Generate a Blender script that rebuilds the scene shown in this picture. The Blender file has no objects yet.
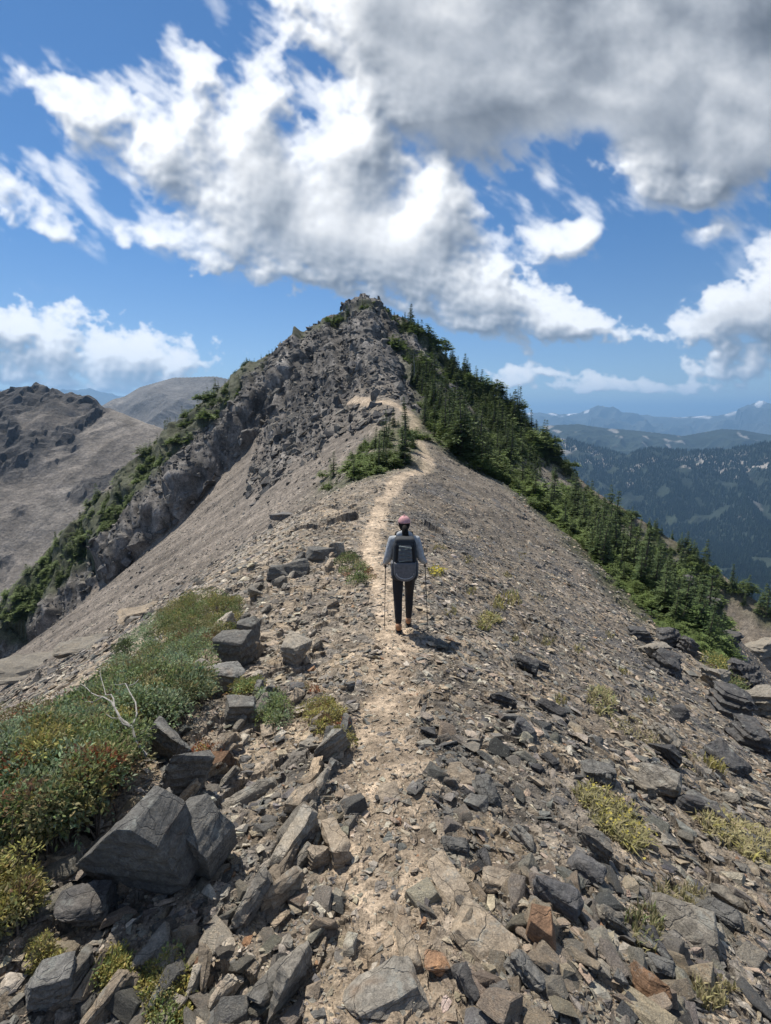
EXPOSURE = 0.34
SUN_STRENGTH = 5.0
SKY_STRENGTH = .085
CLOUD_WHITE = 11.6
SKY_TINT = (.50, .80, 1.02, 1)
HAZE_DENSITY = 7.6e-5
HAZE_COL = (.33, .61, 1.0, 1)
NAZ, NR1, NR2 = 960, 900, 640
NSHARDS = 150000
VEG_SPOTS = []
import bpy, bmesh, math, random
import numpy as np
from mathutils import Vector, Matrix
R = math.radians
RNG = np.random.default_rng(7)
random.seed(7)

# ------------------------------------------------------------------ camera model (eye at the origin, +Y along the ridge)
FPX, CX, CY, PITCH = 480.0, 385.5, 512.0, R(11.4)
CP, SP = math.cos(PITCH), math.sin(PITCH)

def ray(px, py):
    a, b = (px - CX) / FPX, (CY - py) / FPX
    return np.array([a, CP + b * SP, -SP + b * CP])

def pt(px, py, Y):
    d = ray(px, py)
    return d * (Y / d[1])

def project(x, y, z):
    depth = y * CP - z * SP
    up = y * SP + z * CP
    depth = np.maximum(depth, 1e-3)
    return CX + FPX * x / depth, CY - FPX * up / depth, depth

# ------------------------------------------------------------------ noise in numpy
_PERM = np.random.default_rng(11).permutation(256).astype(np.int64)
_PERM = np.concatenate([_PERM, _PERM])
_ang = np.arange(256) * (2 * math.pi * 0.61803398875)
_G2 = np.stack([np.cos(_ang), np.sin(_ang)], 1).astype(np.float32)
_g3 = np.random.default_rng(12).normal(size=(256, 3))
_G3 = (_g3 / np.linalg.norm(_g3, axis=1)[:, None]).astype(np.float32)

def n2(x, y, seed=0):
    x = np.asarray(x, np.float64) + seed * 37.17; y = np.asarray(y, np.float64) + seed * 91.7
    xi = np.floor(x); yi = np.floor(y)
    fx = (x - xi).astype(np.float32); fy = (y - yi).astype(np.float32)
    xi = xi.astype(np.int64) & 255; yi = yi.astype(np.int64) & 255
    u = fx * fx * fx * (fx * (fx * 6 - 15) + 10); v = fy * fy * fy * (fy * (fy * 6 - 15) + 10)
    def g(ix, iy, dx, dy):
        h = _PERM[_PERM[ix & 255] + (iy & 255)]
        return _G2[h, 0] * dx + _G2[h, 1] * dy
    a = g(xi, yi, fx, fy); b = g(xi + 1, yi, fx - 1, fy)
    c = g(xi, yi + 1, fx, fy - 1); d = g(xi + 1, yi + 1, fx - 1, fy - 1)
    ab = a + (b - a) * u; cd = c + (d - c) * u
    return (ab + (cd - ab) * v) * 1.5

def n3(x, y, z, seed=0):
    x = np.asarray(x, np.float64) + seed * 17.31; y = np.asarray(y, np.float64) + seed * 5.7; z = np.asarray(z, np.float64) + seed * 29.3
    xi = np.floor(x); yi = np.floor(y); zi = np.floor(z)
    fx = (x - xi).astype(np.float32); fy = (y - yi).astype(np.float32); fz = (z - zi).astype(np.float32)
    xi = xi.astype(np.int64) & 255; yi = yi.astype(np.int64) & 255; zi = zi.astype(np.int64) & 255
    u = fx * fx * (3 - 2 * fx); v = fy * fy * (3 - 2 * fy); w = fz * fz * (3 - 2 * fz)
    def g(ix, iy, iz, dx, dy, dz):
        h = _PERM[_PERM[_PERM[ix & 255] + (iy & 255)] + (iz & 255)]
        G = _G3[h]
        return G[..., 0] * dx + G[..., 1] * dy + G[..., 2] * dz
    r = 0
    for k in (0, 1):
        wz = w if k else 1 - w
        a = g(xi, yi, zi + k, fx, fy, fz - k); b = g(xi + 1, yi, zi + k, fx - 1, fy, fz - k)
        c = g(xi, yi + 1, zi + k, fx, fy - 1, fz - k); d = g(xi + 1, yi + 1, zi + k, fx - 1, fy - 1, fz - k)
        ab = a + (b - a) * u; cd = c + (d - c) * u
        r = r + wz * (ab + (cd - ab) * v)
    return r * 1.6

def fbm2(x, y, octaves=5, seed=0, gain=0.5, ridged=False):
    s = 0; a = 1.0; t = 0
    for o in range(octaves):
        n = n2(x, y, seed + o * 3)
        if ridged: n = 1 - 2 * np.abs(n)
        s = s + a * n; t += a; a *= gain
        x = (x * 1.6 - y * 1.2); y = (x * 0.75 + y * 1.2) if False else (x * 0.6 + y * 1.6)
    return s / t

def sstep(e0, e1, x):
    t = np.clip((x - e0) / (e1 - e0), 0, 1)
    return t * t * (3 - 2 * t)

def smax(a, b, k):
    h = np.clip(0.5 + 0.5 * (a - b) / k, 0, 1)
    return b + (a - b) * h + k * h * (1 - h)

def softplus(x, k):
    return k * np.logaddexp(0, x / k)

def blur(img, s):
    """gaussian blur by FFT on an edge-padded image"""
    p = int(3 * s) + 1
    q = np.pad(img, p, mode='edge')
    fy = np.fft.fftfreq(q.shape[0])[:, None]; fx = np.fft.rfftfreq(q.shape[1])[None]
    k = np.exp(-2 * (math.pi * s) ** 2 * (fx * fx + fy * fy))
    return np.fft.irfft2(np.fft.rfft2(q) * k, s=q.shape)[p:-p, p:-p]
# ------------------------------------------------------------------ cumulus deck: a density sheet on the sky, lit by the sun
SKY_X0, SKY_Y0, SKY_W, SKY_H = -400, -420, 1570, 930
# each cloud: centre, half widths, turn (deg), weight, how heavy its grey base is
CLOUDS = [
    (600, 40, 240, 105, 8, 1.35, 1.1), (470, 85, 85, 85, 20, 1.1, .9), (720, 60, 150, 110, 0, 1.1, .8), (640, -60, 330, 120, 0, 1.3, 1.0),
    (690, 160, 62, 46, -20, .9, .25), (655, 190, 28, 26, 0, .7, .1), (745, 140, 60, 42, -15, .9, .4),
    (395, 65, 75, 95, 10, .85, .2), (330, 10, 60, 42, 10, .7, .1), (285, -10, 40, 30, 20, .55, .0),
    (95, 105, 85, 38, 22, .85, .15), (165, 140, 95, 52, 22, .95, .3), (250, 155, 80, 62, 15, .95, .35), (60, 90, 48, 22, 25, .6, .0),
    (320, 190, 115, 62, 12, 1.0, .62), (410, 215, 110, 62, 20, .95, .3), (300, 255, 125, 46, 14, .95, .4), (215, 245, 66, 30, 12, .8, .3),
    (430, 275, 130, 48, 15, 1.0, .5), (510, 312, 85, 34, 8, 1.0, .5), (575, 318, 48, 28, 10, .85, .5), 
    (190, 60, 44, 28, 30, .75, .0), (268, 70, 36, 50, 35, .7, .0), (215, 95, 40, 18, 35, .5, .0), (305, 100, 40, 60, 25, .5, .0),
    (15, 195, 62, 40, 20, .85, .2), (50, 163, 34, 16, 15, .6, .0), (105, 228, 52, 20, 15, .75, .15), (60, 240, 55, 12, 20, .5, .0), (140, 238, 26, 20, 0, .6, .1),
    (55, 328, 88, 34, 4, 1.0, .45), (150, 350, 88, 26, 4, .95, .6), (-20, 335, 70, 36, 0, 1.0, .5), (30, 368, 190, 17, 2, 1.0, .5), (110, 385, 130, 12, 2, .75, .3),
    (566, 238, 44, 26, -15, 1.15, .1), (712, 236, 36, 13, -20, .75, .0), (762, 248, 36, 22, -15, .75, .2), (690, 205, 30, 9, -10, .4, .0),
    (745, 305, 62, 30, -8, 1.05, .6), (700, 328, 80, 17, -4, .95, .8), (790, 290, 60, 50, 0, 1.0, .5),
    (742, 362, 66, 22, -4, 1.3, .6), (560, 380, 90, 14, 2, .95, .4), (620, 384, 50, 6, 0, .6, .3), (520, 376, 40, 13, 8, .8, .3), (690, 390, 90, 8, 0, .8, .3),
    (120, -180, 260, 90, 10, .9, .5), (700, -260, 300, 120, 0, 1.1, .8), (-250, 60, 160, 90, 20, .9, .5), (-230, 320, 140, 50, 0, 1.0, .5),
    (960, 120, 180, 80, 0, 1.0, .6), (980, 320, 160, 45, 0, 1.0, .5), (300, -330, 200, 70, 0, .9, .4), (-200, -250, 180, 90, 0, .8, .4),
]

def cloud_sheet():
    X, Y = np.meshgrid(np.arange(SKY_X0, SKY_X0 + SKY_W), np.arange(SKY_Y0, SKY_Y0 + SKY_H))
    a = (X - CX) / FPX; b = (CY - Y) / FPX
    dy = CP + b * SP; dz = -SP + b * CP
    ln = np.sqrt(a * a + dy * dy + dz * dz)
    dx, dy, dz = a / ln, dy / ln, dz / ln
    k = 1.0 / (np.maximum(dz, 0) + 0.16)
    u, v = dx * k, dy * k                                       # where the line of sight meets the deck
    wx = 22 * fbm2(u * 1.7, v * 1.7, 4, 3) + 10 * fbm2(u * 9, v * 9, 3, 5)
    wy = 16 * fbm2(u * 1.7, v * 1.7, 4, 23) + 8 * fbm2(u * 9, v * 9, 3, 25)
    sc = np.clip((430 - Y) / 330.0, .22, 1)                     # far clouds are smaller
    M = np.zeros(X.shape); Wd = np.zeros(X.shape); G = np.zeros(X.shape)
    for (cx, cy, rx, ry, rot, w, g) in CLOUDS:
        c, s = math.cos(R(rot)), math.sin(R(rot))
        px = X + wx * sc - cx; py = Y + wy * sc - cy
        ex = (px * c + py * s) / rx; ey = (-px * s + py * c) / ry
        q = w * np.exp(-1.1 * (ex * ex + ey * ey) ** 1.25)
        M = M + q * (1 - .45 * np.clip(M, 0, 1)); Wd += q; G += q * g
    G = G / (Wd + 1e-3)
    # lumps: large overhead, small towards the horizon, upright rather than smeared
    near = sstep(300, 210, Y)
    U, V = X / 100.0, Y / 100.0
    def two(fn): return fn(U + 40 * 0, V, 1.0) * near + fn(U * 2.1, V * 2.6, 2.0) * (1 - near)
    f = two(lambda x, y, q: fbm2(x * 1.5, y * 1.5, 8, 41, .6))
    def billow(x, y, seed): return 1 - 2 * np.abs(n2(x, y, seed)) * 1.3
    bil = two(lambda x, y, q: .5 * billow(x * 2.3 + .4 * n2(x * 4, y * 4, 9), y * 2.3, 51) + .3 * billow(x * 5 + y, y * 5, 57) + .2 * billow(x * 11, y * 11 + x, 58))
    wisp = fbm2(U * 1.2 + V * .9, V * 2.6 - U * 1.6, 7, 71, .62)
    det = two(lambda x, y, q: fbm2(x * 6, y * 6, 5, 61, .6))
    hv = sstep(.5, 1.3, G * Wd)
    D = .85 * np.minimum(M, 1.0 + .5 * hv) - .575 + (.90 - .46 * hv) * f + .15 * bil + .20 * wisp * near + (.15 - .05 * hv) * det
    T = np.maximum(D, 0)
    hb = blur(hv, 8) * .5; T = np.maximum(T * (1 - hb) + blur(T, 9) * hb, 0)
    alpha = 1 - np.exp(-(T * 5.6) ** 1.35)
    veil = np.clip(sstep(-.05, .42, wisp + .55 * np.clip(M, 0, .7) - .22 + .12 * det), 0, 1) * near * .7 * sstep(.04, .25, M)
    alpha = np.maximum(alpha, veil)
    alpha = alpha * sstep(448, 405, Y)
    # light: thin edges glow, thick cores go grey, lumps are lit from the sun's side (up and left)
    T = T / (1 + .55 * T)
    Ts = blur(T, 5); Tb = blur(T * (0.12 + G), 10); Tc = blur(T, 10)
    def shifted(A, ox, oy): return np.roll(np.roll(A, oy, 0), ox, 1)
    Tf = blur(T, 1.3)
    rel = (Tf - shifted(Tf, 3, 4)) * .85 + (Ts - shifted(Ts, 8, 14)) * .55 + (Tc - shifted(Tc, 14, 30)) * 1.0   # > 0 when the sun side is thinner
    core = np.exp(-3.3 * Tb - .5 * Ts)
    lum = .50 + .06 * blur(hv, 14) + .55 * core + .30 * fbm2(U * .7, V * 1.0, 3, 77) * hv + (1.25 - .4 * hv) * np.clip(rel, -.26 + .18 * hv, .26) + .07 * (1 - .7 * hb) * det * np.clip(T * 3, 0, 1) + .03 * (1 - hb) * bil * np.clip(T * 3, 0, 1)
    lum = np.clip(lum, .38, 1.0)
    return lum.astype(np.float32), alpha.astype(np.float32)

def cloud_image(W=4096, H=2048):
    lum, alpha = cloud_sheet()
    out = np.zeros((H, W, 4), np.float32)
    az = (np.arange(W) + .5) / W * 2 * math.pi - math.pi        # Blender's equirectangular: u = .5 - atan2(y, x) / 2pi
    el = (np.arange(H) + .5) / H * math.pi - math.pi / 2
    A, E = np.meshgrid(az, el)
    dx, dy, dz = np.cos(A) * np.cos(E), -np.sin(A) * np.cos(E), np.sin(E)
    dep = dy * CP - dz * SP; up = dy * SP + dz * CP
    ok = dep > .12
    d = np.where(ok, dep, 1)
    sx = CX + FPX * dx / d - SKY_X0; sy = CY - FPX * up / d - SKY_Y0
    ok &= (sx > 1) & (sy > 1) & (sx < SKY_W - 2) & (sy < SKY_H - 2)
    sx = np.where(ok, sx, 1); sy = np.where(ok, sy, 1)
    ix = sx.astype(int); iy = sy.astype(int); fx = sx - ix; fy = sy - iy
    def samp(I): return (I[iy, ix] * (1 - fx) + I[iy, ix + 1] * fx) * (1 - fy) + (I[iy + 1, ix] * (1 - fx) + I[iy + 1, ix + 1] * fx) * fy
    edge = sstep(0, 60, sx) * sstep(0, 60, sy) * sstep(0, 60, SKY_W - sx)
    L = np.where(ok, samp(lum), .8); Al = np.where(ok, samp(alpha) * edge, 0)
    # the rest of the dome behind and above: scattered fair-weather cumulus
    k = 1 / (np.maximum(dz, 0) + .16)
    s4 = slice(None)
    f = fbm2(dx * k * 2.2, dy * k * 2.2, 4, 81)
    rest = (1 - np.where(ok, edge, 0)) * sstep(.0, .25, f) * sstep(.0, .08, dz) * .9
    Al = np.maximum(Al, rest)
    out[..., 0] = out[..., 1] = out[..., 2] = L
    out[..., 3] = Al
    return out
# ------------------------------------------------------------------ the shape of the land
def table(ys, vs, s):
    yy = np.arange(-60, 330, .25); v = np.interp(yy, ys, vs)
    n = int(6 * s / .25) | 1; k = np.exp(-.5 * ((np.arange(n) - n // 2) * .25 / s) ** 2); k /= k.sum()
    return yy, np.convolve(np.pad(v, n // 2, mode='edge'), k, mode='valid')
_cx = table([-60, 0, 7, 14, 28, 45, 62, 75, 95, 110, 140, 170, 330], [2, 0, .1, -.4, -.5, 3.4, 3.2, .5, -3, -5, -6, -8, -20], 2.0)
_cz = table([-60, -8, 0, 1.2, 3, 6.6, 14, 28, 45, 52, 60, 75, 92, 110, 126, 140, 148, 170, 200, 260, 330],
            [-8, -2.4, -1.62, -1.68, -2.12, -3.08, -3.85, -4.4, -4.05, -3.2, -1.5, 2.4, 8.5, 16.5, 25, 31.5, 30, 15, -12, -60, -110], 1.0)
def crest(y): return np.interp(y, *_cx), np.interp(y, *_cz)

def poly_ridge(x, y, P):
    """nearest point of a 3-D polyline in plan: its height, the distance, and which side (+ = right of travel)"""
    best = np.full(x.shape, 1e18); bz = np.zeros(x.shape); side = np.zeros(x.shape)
    for (x0, y0, z0), (x1, y1, z1) in zip(P[:-1], P[1:]):
        dx, dy = x1 - x0, y1 - y0; L2 = dx * dx + dy * dy
        t = np.clip(((x - x0) * dx + (y - y0) * dy) / L2, 0, 1)
        qx, qy = x - (x0 + t * dx), y - (y0 + t * dy)
        d = qx * qx + qy * qy
        m = d < best
        best = np.where(m, d, best); bz = np.where(m, z0 + t * (z1 - z0), bz)
        side = np.where(m, np.sign(dx * -qy + dy * qx), side)
    return bz, np.sqrt(best), side

SPUR_LEFT = [(-6, 140, 29.5), (-20, 136, 22.5), (-38, 129, 11), (-55, 122, -4), (-72, 113, -22), (-85, 100, -40), (-95, 80, -56), (-104, 55, -74)]
SPUR_RIGHT = [(-4, 140, 29.5), (5, 134, 24), (16.4, 128, 13.5), (30, 120, 2.5), (39.6, 110, -9), (47, 96, -20), (51.5, 80, -29.5), (49, 64, -32), (46, 50, -34)]
SPUR_FAR = [(40, 185, -8), (62, 160, -20), (85, 130, -37), (94, 110, -47), (105, 85, -62), (112, 55, -78)]

def interp_y(y, ys, vs): return np.interp(y, ys, vs)

def near_base(x, y, want_rock=False):
    xc, zc = crest(y)
    d = x - xc
    dl = np.maximum(-d, 0); dr = np.maximum(d, 0)
    eL = np.interp(y, [0, 10, 28, 45, 75, 140], [4.3, 3.9, 3.0, 3.6, 2.0, 1.5])
    sL = np.interp(y, [0, 45, 75, 88, 110, 140], [.60, .61, .68, .78, .82, .9])
    eR = np.interp(y, [0, 10, 45, 140], [.8, .9, 1.3, 1.0])
    sR = np.interp(y, [0, 45, 62, 100, 140], [.50, .49, .51, .62, .74])
    d2 = np.interp(y, [0, 35, 60, 90], [22, 23, 32, 48])
    dropL = .10 * dl + (softplus(dl - eL, .8) - softplus(-eL, .8)) * (sL - .10)
    dropR = .05 * dr + (softplus(dr - eR, .45) - softplus(-eR, .45)) * (sR - .05) + softplus(dr - d2, 3.0) * .5
    h = zc - dropL - dropR
    # a small knoll beside the trail carries the first trees
    h = h + 1.3 * np.exp(-((x + 1.2) / 3.6) ** 2 - ((y - 47) / 6.5) ** 2)
    z, q, s = poly_ridge(x, y, SPUR_LEFT)
    cam = (s < 0)                                               # travelling out to the left, the camera lies on the left hand
    wob = 5 * n2(x * .09, y * .09, 5) + 2.5 * n2(x * .25, y * .25, 6)
    qc = np.interp(x, [-100, -85, -66, -45, -25, -8], [6, 12, 30, 33, 24, 10])
    a = .33 * q + softplus(q - qc - wob, .8) * 1.7
    h_l = z - np.where(cam, a, .72 * q) - 1.2 * np.maximum(x + 6, 0)
    if want_rock: return h_l - h
    h = smax(h, h_l, 1.2)
    z, q, s = poly_ridge(x, y, SPUR_RIGHT)
    h = smax(h, z - np.where(s > 0, .52 * q, .95 * q) - 1.2 * np.maximum(-4 - x, 0), 3.0)
    z, q, s = poly_ridge(x, y, SPUR_FAR)
    h = smax(h, z - .60 * q, 3.0)
    h = h + .5 * np.exp(-((x + 5.5) ** 2 + (y - 139) ** 2) / 18.0)     # the summit block
    return h

def pts(seq): return [tuple(pt(px, py, Y)) for px, py, Y in seq]
HILL = pts([(-220, 420, 560), (-120, 402, 520), (0, 394, 500), (20, 388, 500), (38, 384, 500), (60, 393, 490), (95, 405, 480), (155, 426, 460), (215, 446, 440), (290, 480, 400)])
GREY_MT = pts([(40, 450, 2700), (115, 403, 2500), (140, 387, 2450), (175, 377, 2400), (215, 376, 2350), (260, 386, 2300), (330, 420, 2200)])
LEFT_FAR = pts([(-160, 404, 14500), (0, 389, 14000), (40, 396, 14000), (75, 392, 14000), (90, 389, 13500), (112, 398, 13500), (150, 403, 13500), (260, 406, 13500)])
RIDGE_A = pts([(430, 440, 6500), (505, 432, 6200), (542, 426, 6000), (578, 424, 6000), (604, 428, 6000), (640, 431, 6000), (683, 436, 6000), (722, 429, 6000), (741, 430, 6000), (771, 435, 6000), (900, 425, 6200)])
RIDGE_B = pts([(470, 450, 4200), (548, 436, 4000), (569, 440, 3900), (600, 448, 3800), (624, 456, 3600), (650, 449, 3500), (705, 451, 3400), (728, 450, 3400), (771, 443, 3300), (900, 430, 3300)])
SPURS_B = [pts([(569, 440, 3900), (590, 462, 3500), (622, 520, 2900)]), pts([(650, 449, 3500), (668, 490, 3000), (690, 570, 2300)]),
           pts([(728, 450, 3400), (745, 500, 2700), (790, 580, 1900)]), pts([(771, 443, 3300), (840, 520, 2300), (860, 600, 1600)])]
SNOWY = pts([(380, 418, 26000), (500, 416, 26000), (540, 413, 26000), (560, 415, 26000), (578, 413, 26000), (590, 408, 26000), (596, 411, 26000), (603, 405, 25500), (609, 410, 25500), (618, 413, 26000), (640, 415, 26000), (670, 418, 25000),
             (690, 417, 25000), (720, 416, 24000), (738, 412, 24000), (748, 406, 23500), (753, 408, 23500), (761, 401, 23500), (768, 406, 23500), (776, 408, 23500), (800, 413, 24000), (960, 405, 25000)])
SNOWY = [tuple(.6 * v for v in p) for p in SNOWY]


def hill_rock(x, y, h):
    n = fbm2(x / 70, y / 70, 5, 111); n_b = fbm2(x / 500, y / 500, 5, 113)
    cl = sstep(-66, -36, h + 80 * n) * sstep(-262, -285, x + 60 * n) * sstep(-.30, -.22, n)
    spots = .8 * sstep(.20, .27, fbm2(x / 40, y / 40, 5, 117) + .2 * n) * sstep(-120, -90, h)
    return np.clip(np.maximum(cl, spots), 0, 1)

def far_base(x, y):
    r = np.hypot(x, y)
    h = np.interp(r, [0, 250, 700, 1500, 4000, 12000, 50000], [-140, -170, -330, -560, -760, -900, -950])
    h = h + 40 * fbm2(x / 900, y / 900, 4, 3) * sstep(300, 1500, r)
    m = (r < 1600)
    if m.any():
        z, q, s = poly_ridge(x[m], y[m], HILL)
        g = fbm2(x[m] / 60, y[m] / 60, 5, 13, ridged=True)
        up = sstep(-90, 60, z - .62 * q + 20 * n2(x[m] / 80, y[m] / 80, 4)) * sstep(-190, -330, x[m])
        hh = z - .60 * softplus(q - 4, 3) + (3.5 + 16 * up) * (g - .25) * np.clip(q / 20, .18, 1)
        h[m] = smax(h[m], hh, 4.0)
    m = (r < 1200)
    if m.any():
        p, _ = plates(x[m], y[m], 17, 41, 1.0, 1.6, .4); p2, _ = plates(x[m], y[m], 7, 43, 1.0, 1.6, -.3)
        h[m] = h[m] + hill_rock(x[m], y[m], h[m]) * (2.6 * p + 1.8 * p2)
    m = (r > 1000) & (r < 9500)
    if m.any():
        X, Y = x[m], y[m]
        g = fbm2(X / 420, Y / 420, 6, 21, ridged=True); g2 = fbm2(X / 1300, Y / 1300, 4, 27)
        z, q, s = poly_ridge(X, Y, GREY_MT)
        v = smax(h[m], z - .48 * q + 60 * (g - .3) * np.clip(q / 260, .06, 1), 10)
        z, q, s = poly_ridge(X, Y, RIDGE_A)
        v = smax(v, z - .42 * q + 110 * (g - .25) * np.clip(q / 500, .07, 1) + 60 * g2 * np.clip(q / 500, 0, 1), 12)
        z, q, s = poly_ridge(X, Y, RIDGE_B)
        v = smax(v, z - .46 * q + 90 * (g - .25) * np.clip(q / 350, .1, 1) + 70 * g2 * np.clip(q / 500, 0, 1), 12)
        for S in SPURS_B:
            z, q, s = poly_ridge(X, Y, S)
            v = smax(v, z - .55 * q + 40 * (g - .25) * np.clip(q / 150, .1, 1), 25)
        h[m] = v
    m = r > 8000
    if m.any():
        X, Y = x[m], y[m]
        g = fbm2(X / 1600, Y / 1600, 6, 31, ridged=True)
        v = h[m]
        for P, s0 in ((LEFT_FAR, .33), (SNOWY, .30)):
            z, q, s = poly_ridge(X, Y, P)
            v = smax(v, z - s0 * q + 560 * (g - .25) * np.clip(q / 1300, .16, 1), 30)
        h[m] = v
    return h

def plates(x, y, size, seed, tilt=.6, asp=1.0, rot=0.0):
    """broken-plate relief: each Voronoi cell is a flat facet with its own height and tilt"""
    c, s = math.cos(rot), math.sin(rot)
    X = (x * c + y * s) / size; Y = (-x * s + y * c) / (size * asp)
    xi = np.floor(X).astype(np.int64); yi = np.floor(Y).astype(np.int64)
    best = np.full(X.shape, 9.0, np.float32); out = np.zeros(X.shape, np.float32); idv = np.zeros(X.shape, np.int64)
    for a in (-1, 0, 1):
        for b in (-1, 0, 1):
            h = _PERM[_PERM[(xi + a + seed * 7) & 255] + ((yi + b + seed * 13) & 255)]
            h2 = _PERM[h + 31]; h3 = _PERM[h2 + 77]; h4 = _PERM[h3 + 101]
            dx = (X - (xi + a + .12 + .76 * h / 255.)).astype(np.float32); dy = (Y - (yi + b + .12 + .76 * h2 / 255.)).astype(np.float32)
            d = dx * dx + dy * dy
            m = d < best
            v = (h3 / 127.5 - 1) + tilt * 2 * (dx * (h4 / 127.5 - 1) + dy * (_PERM[h4 + 9] / 127.5 - 1))
            best = np.where(m, d, best); out = np.where(m, v, out); idv = np.where(m, h3, idv)
    return out, idv / 255.0

# ------------------------------------------------------------------ where the trail runs: sight lines met with the land
def hit(px, py, t0=.5, t1=400.0):
    d = ray(px, py)
    t = np.exp(np.linspace(math.log(t0), math.log(t1), 3000))
    x, y, z = d[0] * t, d[1] * t, d[2] * t
    below = z < near_base(x, y)
    k = int(np.argmax(below)) if below.any() else len(t) - 1
    return np.array([x[k], y[k], z[k]])

TRAIL_PX = [(398, 1023), (395, 900), (386, 815), (380, 740), (390, 675), (396, 640), (388, 600), (372, 565), (369, 535), (384, 498), (400, 479), (428, 465), (424, 450), (411, 434), (417, 420), (402, 408), (372, 403), (350, 400)]
TRAIL = [np.array([-.05, -6.0, 0]), np.array([0.0, 0.2, 0])] + [hit(*p) for p in TRAIL_PX]
def trail_dist(x, y):
    b = np.full(x.shape, 1e9)
    for A, B in zip(TRAIL[:-1], TRAIL[1:]):
        dx, dy = B[0] - A[0], B[1] - A[1]
        t = np.clip(((x - A[0]) * dx + (y - A[1]) * dy) / (dx * dx + dy * dy), 0, 1)
        b = np.minimum(b, np.hypot(x - A[0] - t * dx, y - A[1] - t * dy))
    return b
def trail_mask(x, y):
    w = np.interp(y, [0, 3, 10, 45, 80], [.19, .21, .26, .56, .8])
    q = trail_dist(x, y) + .14 * n2(x * 2.3, y * 2.3, 8) + .08 * n2(x * 7, y * 7, 9) + w * .35 * n2(x * .5, y * .5, 19)
    return (1 - sstep(w * .6, w * 1.5, q)) * (.75 + .25 * sstep(1.2, 2.6, y))

def lod(r, wl):
    return 1 - sstep(wl / .012, wl / .005, r)                   # leave out bumps smaller than the eye can see from the ridge

def crag_mask(x, y):
    xc, zc = crest(y)
    a = sstep(66, 92, y + .45 * np.abs(x - xc) + 7 * n2(x * .08, y * .08, 44) + 5 * n2(x * .25, y * .25, 46)) * sstep(26, 12, x - xc)
    cliff = sstep(-2.0, .5, near_base(x, y, True) + 1.2 * n2(x * .2, y * .2, 45)) * sstep(6, -4, x)
    z, q, s = poly_ridge(x, y, SPUR_LEFT)
    cliff = cliff * (s < 0) * sstep(0, 5, q)
    return np.clip(np.maximum(a * sstep(26, 14, xc - x), cliff * sstep(40, 60, y)), 0, 1) * sstep(170, 150, y)

def rock_mask(x, y):
    """broken bedrock: the ledges left of the trail, the ribs down the right slope"""
    xc, zc = crest(y); d = x - xc
    n = fbm2(x * .33, y * .33, 4, 61)
    left = sstep(-4.8, -3.6, d) * sstep(-.2, -.9, d) * sstep(40, 26, y)
    right = sstep(.05, .28, n + .12 * sstep(7, 16, d)) * sstep(.6, 1.6, d)
    rib = sstep(13, 17, d + 3 * n) * sstep(30, 24, d) * sstep(32, 24, y)
    return np.clip(left * sstep(-.35, .1, n) + .8 * right + rib, 0, 1)

def near_detail(x, y, trail=None):
    r = np.hypot(x, y)
    tm = trail_mask(x, y) if trail is None else trail
    xc, zc = crest(y); d = x - xc
    rk = rock_mask(x, y)
    off = 1 - .75 * tm
    rough = .30 + .70 * rk
    scree_l = sstep(3.5, 6, -d)                                 # the smooth scree bowl
    rough = rough * (1 - .70 * scree_l * sstep(75, 60, y))
    far = sstep(5, 30, r)
    h = .5 * far * fbm2(x * .16, y * .16, 3, 15) * (1 - .5 * scree_l)
    h = h + .13 * fbm2(x * .8, y * .8, 3, 17) * off * (.5 + .5 * rough)
    p, _ = plates(x + .2 * n2(x, y, 3), y, 1.9, 3, .7, 1.3, .35)
    h = h + .12 * p * rough * off * sstep(9, 22, r) * lod(r, 1.9)
    p, _ = plates(x + .16 * n2(x * 2.6, y * 2.6, 33), y + .16 * n2(x * 2.6, y * 2.6, 34), .62, 5, .8, 1.7, -.42)
    h = h + .045 * p * rough * off * lod(r, .62)
    p, _ = plates(x + .05 * n2(x * 8, y * 8, 35), y + .05 * n2(x * 8, y * 8, 36), .21, 7, .9, 1.5, .25)
    h = h + .026 * p * (.35 + .65 * rough) * off * lod(r, .21)
    p, _ = plates(x, y, .075, 9, .9, 1.3, -.4)
    h = h + .0085 * p * (1 - .5 * tm) * lod(r, .075)
    h = h + .26 * sstep(1.2, 4, d) * sstep(5, 14, r) * (.4 + .6 * rk) * (fbm2(x * .42 + .3 * y, y * .30, 5, 37, ridged=True) - .2)
    h = h + .03 * fbm2(x * 3.1, y * 3.1, 3, 19) * off + .006 * n2(x * 30, y * 30, 23) * lod(r, .06)
    h = h + scree_l * sstep(12, 26, y) * (.22 * fbm2(y * .42 + .12 * x, x * .05, 3, 25) + .10 * fbm2(x * 1.1, y * 1.1, 3, 26))
    h = h - .05 * tm * sstep(60, 40, y)
    return h

def land(x, y):
    x = np.asarray(x, float); y = np.asarray(y, float)
    h = near_base(x, y) + near_detail(x, y)
    # the shrub bank on the left stands a little proud of the trail
    h = h + .16 * np.exp(-((x + 1.75) / .75) ** 2 - ((y - 2.5) / 1.5) ** 2)
    return h

def land_normal(x, y, e=.15):
    hx = (near_base(x + e, y) - near_base(x - e, y)) / (2 * e); hy = (near_base(x, y + e) - near_base(x, y - e)) / (2 * e)
    n = np.stack([-hx, -hy, np.ones_like(hx)], -1)
    return n / np.linalg.norm(n, axis=-1, keepdims=True)
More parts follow.
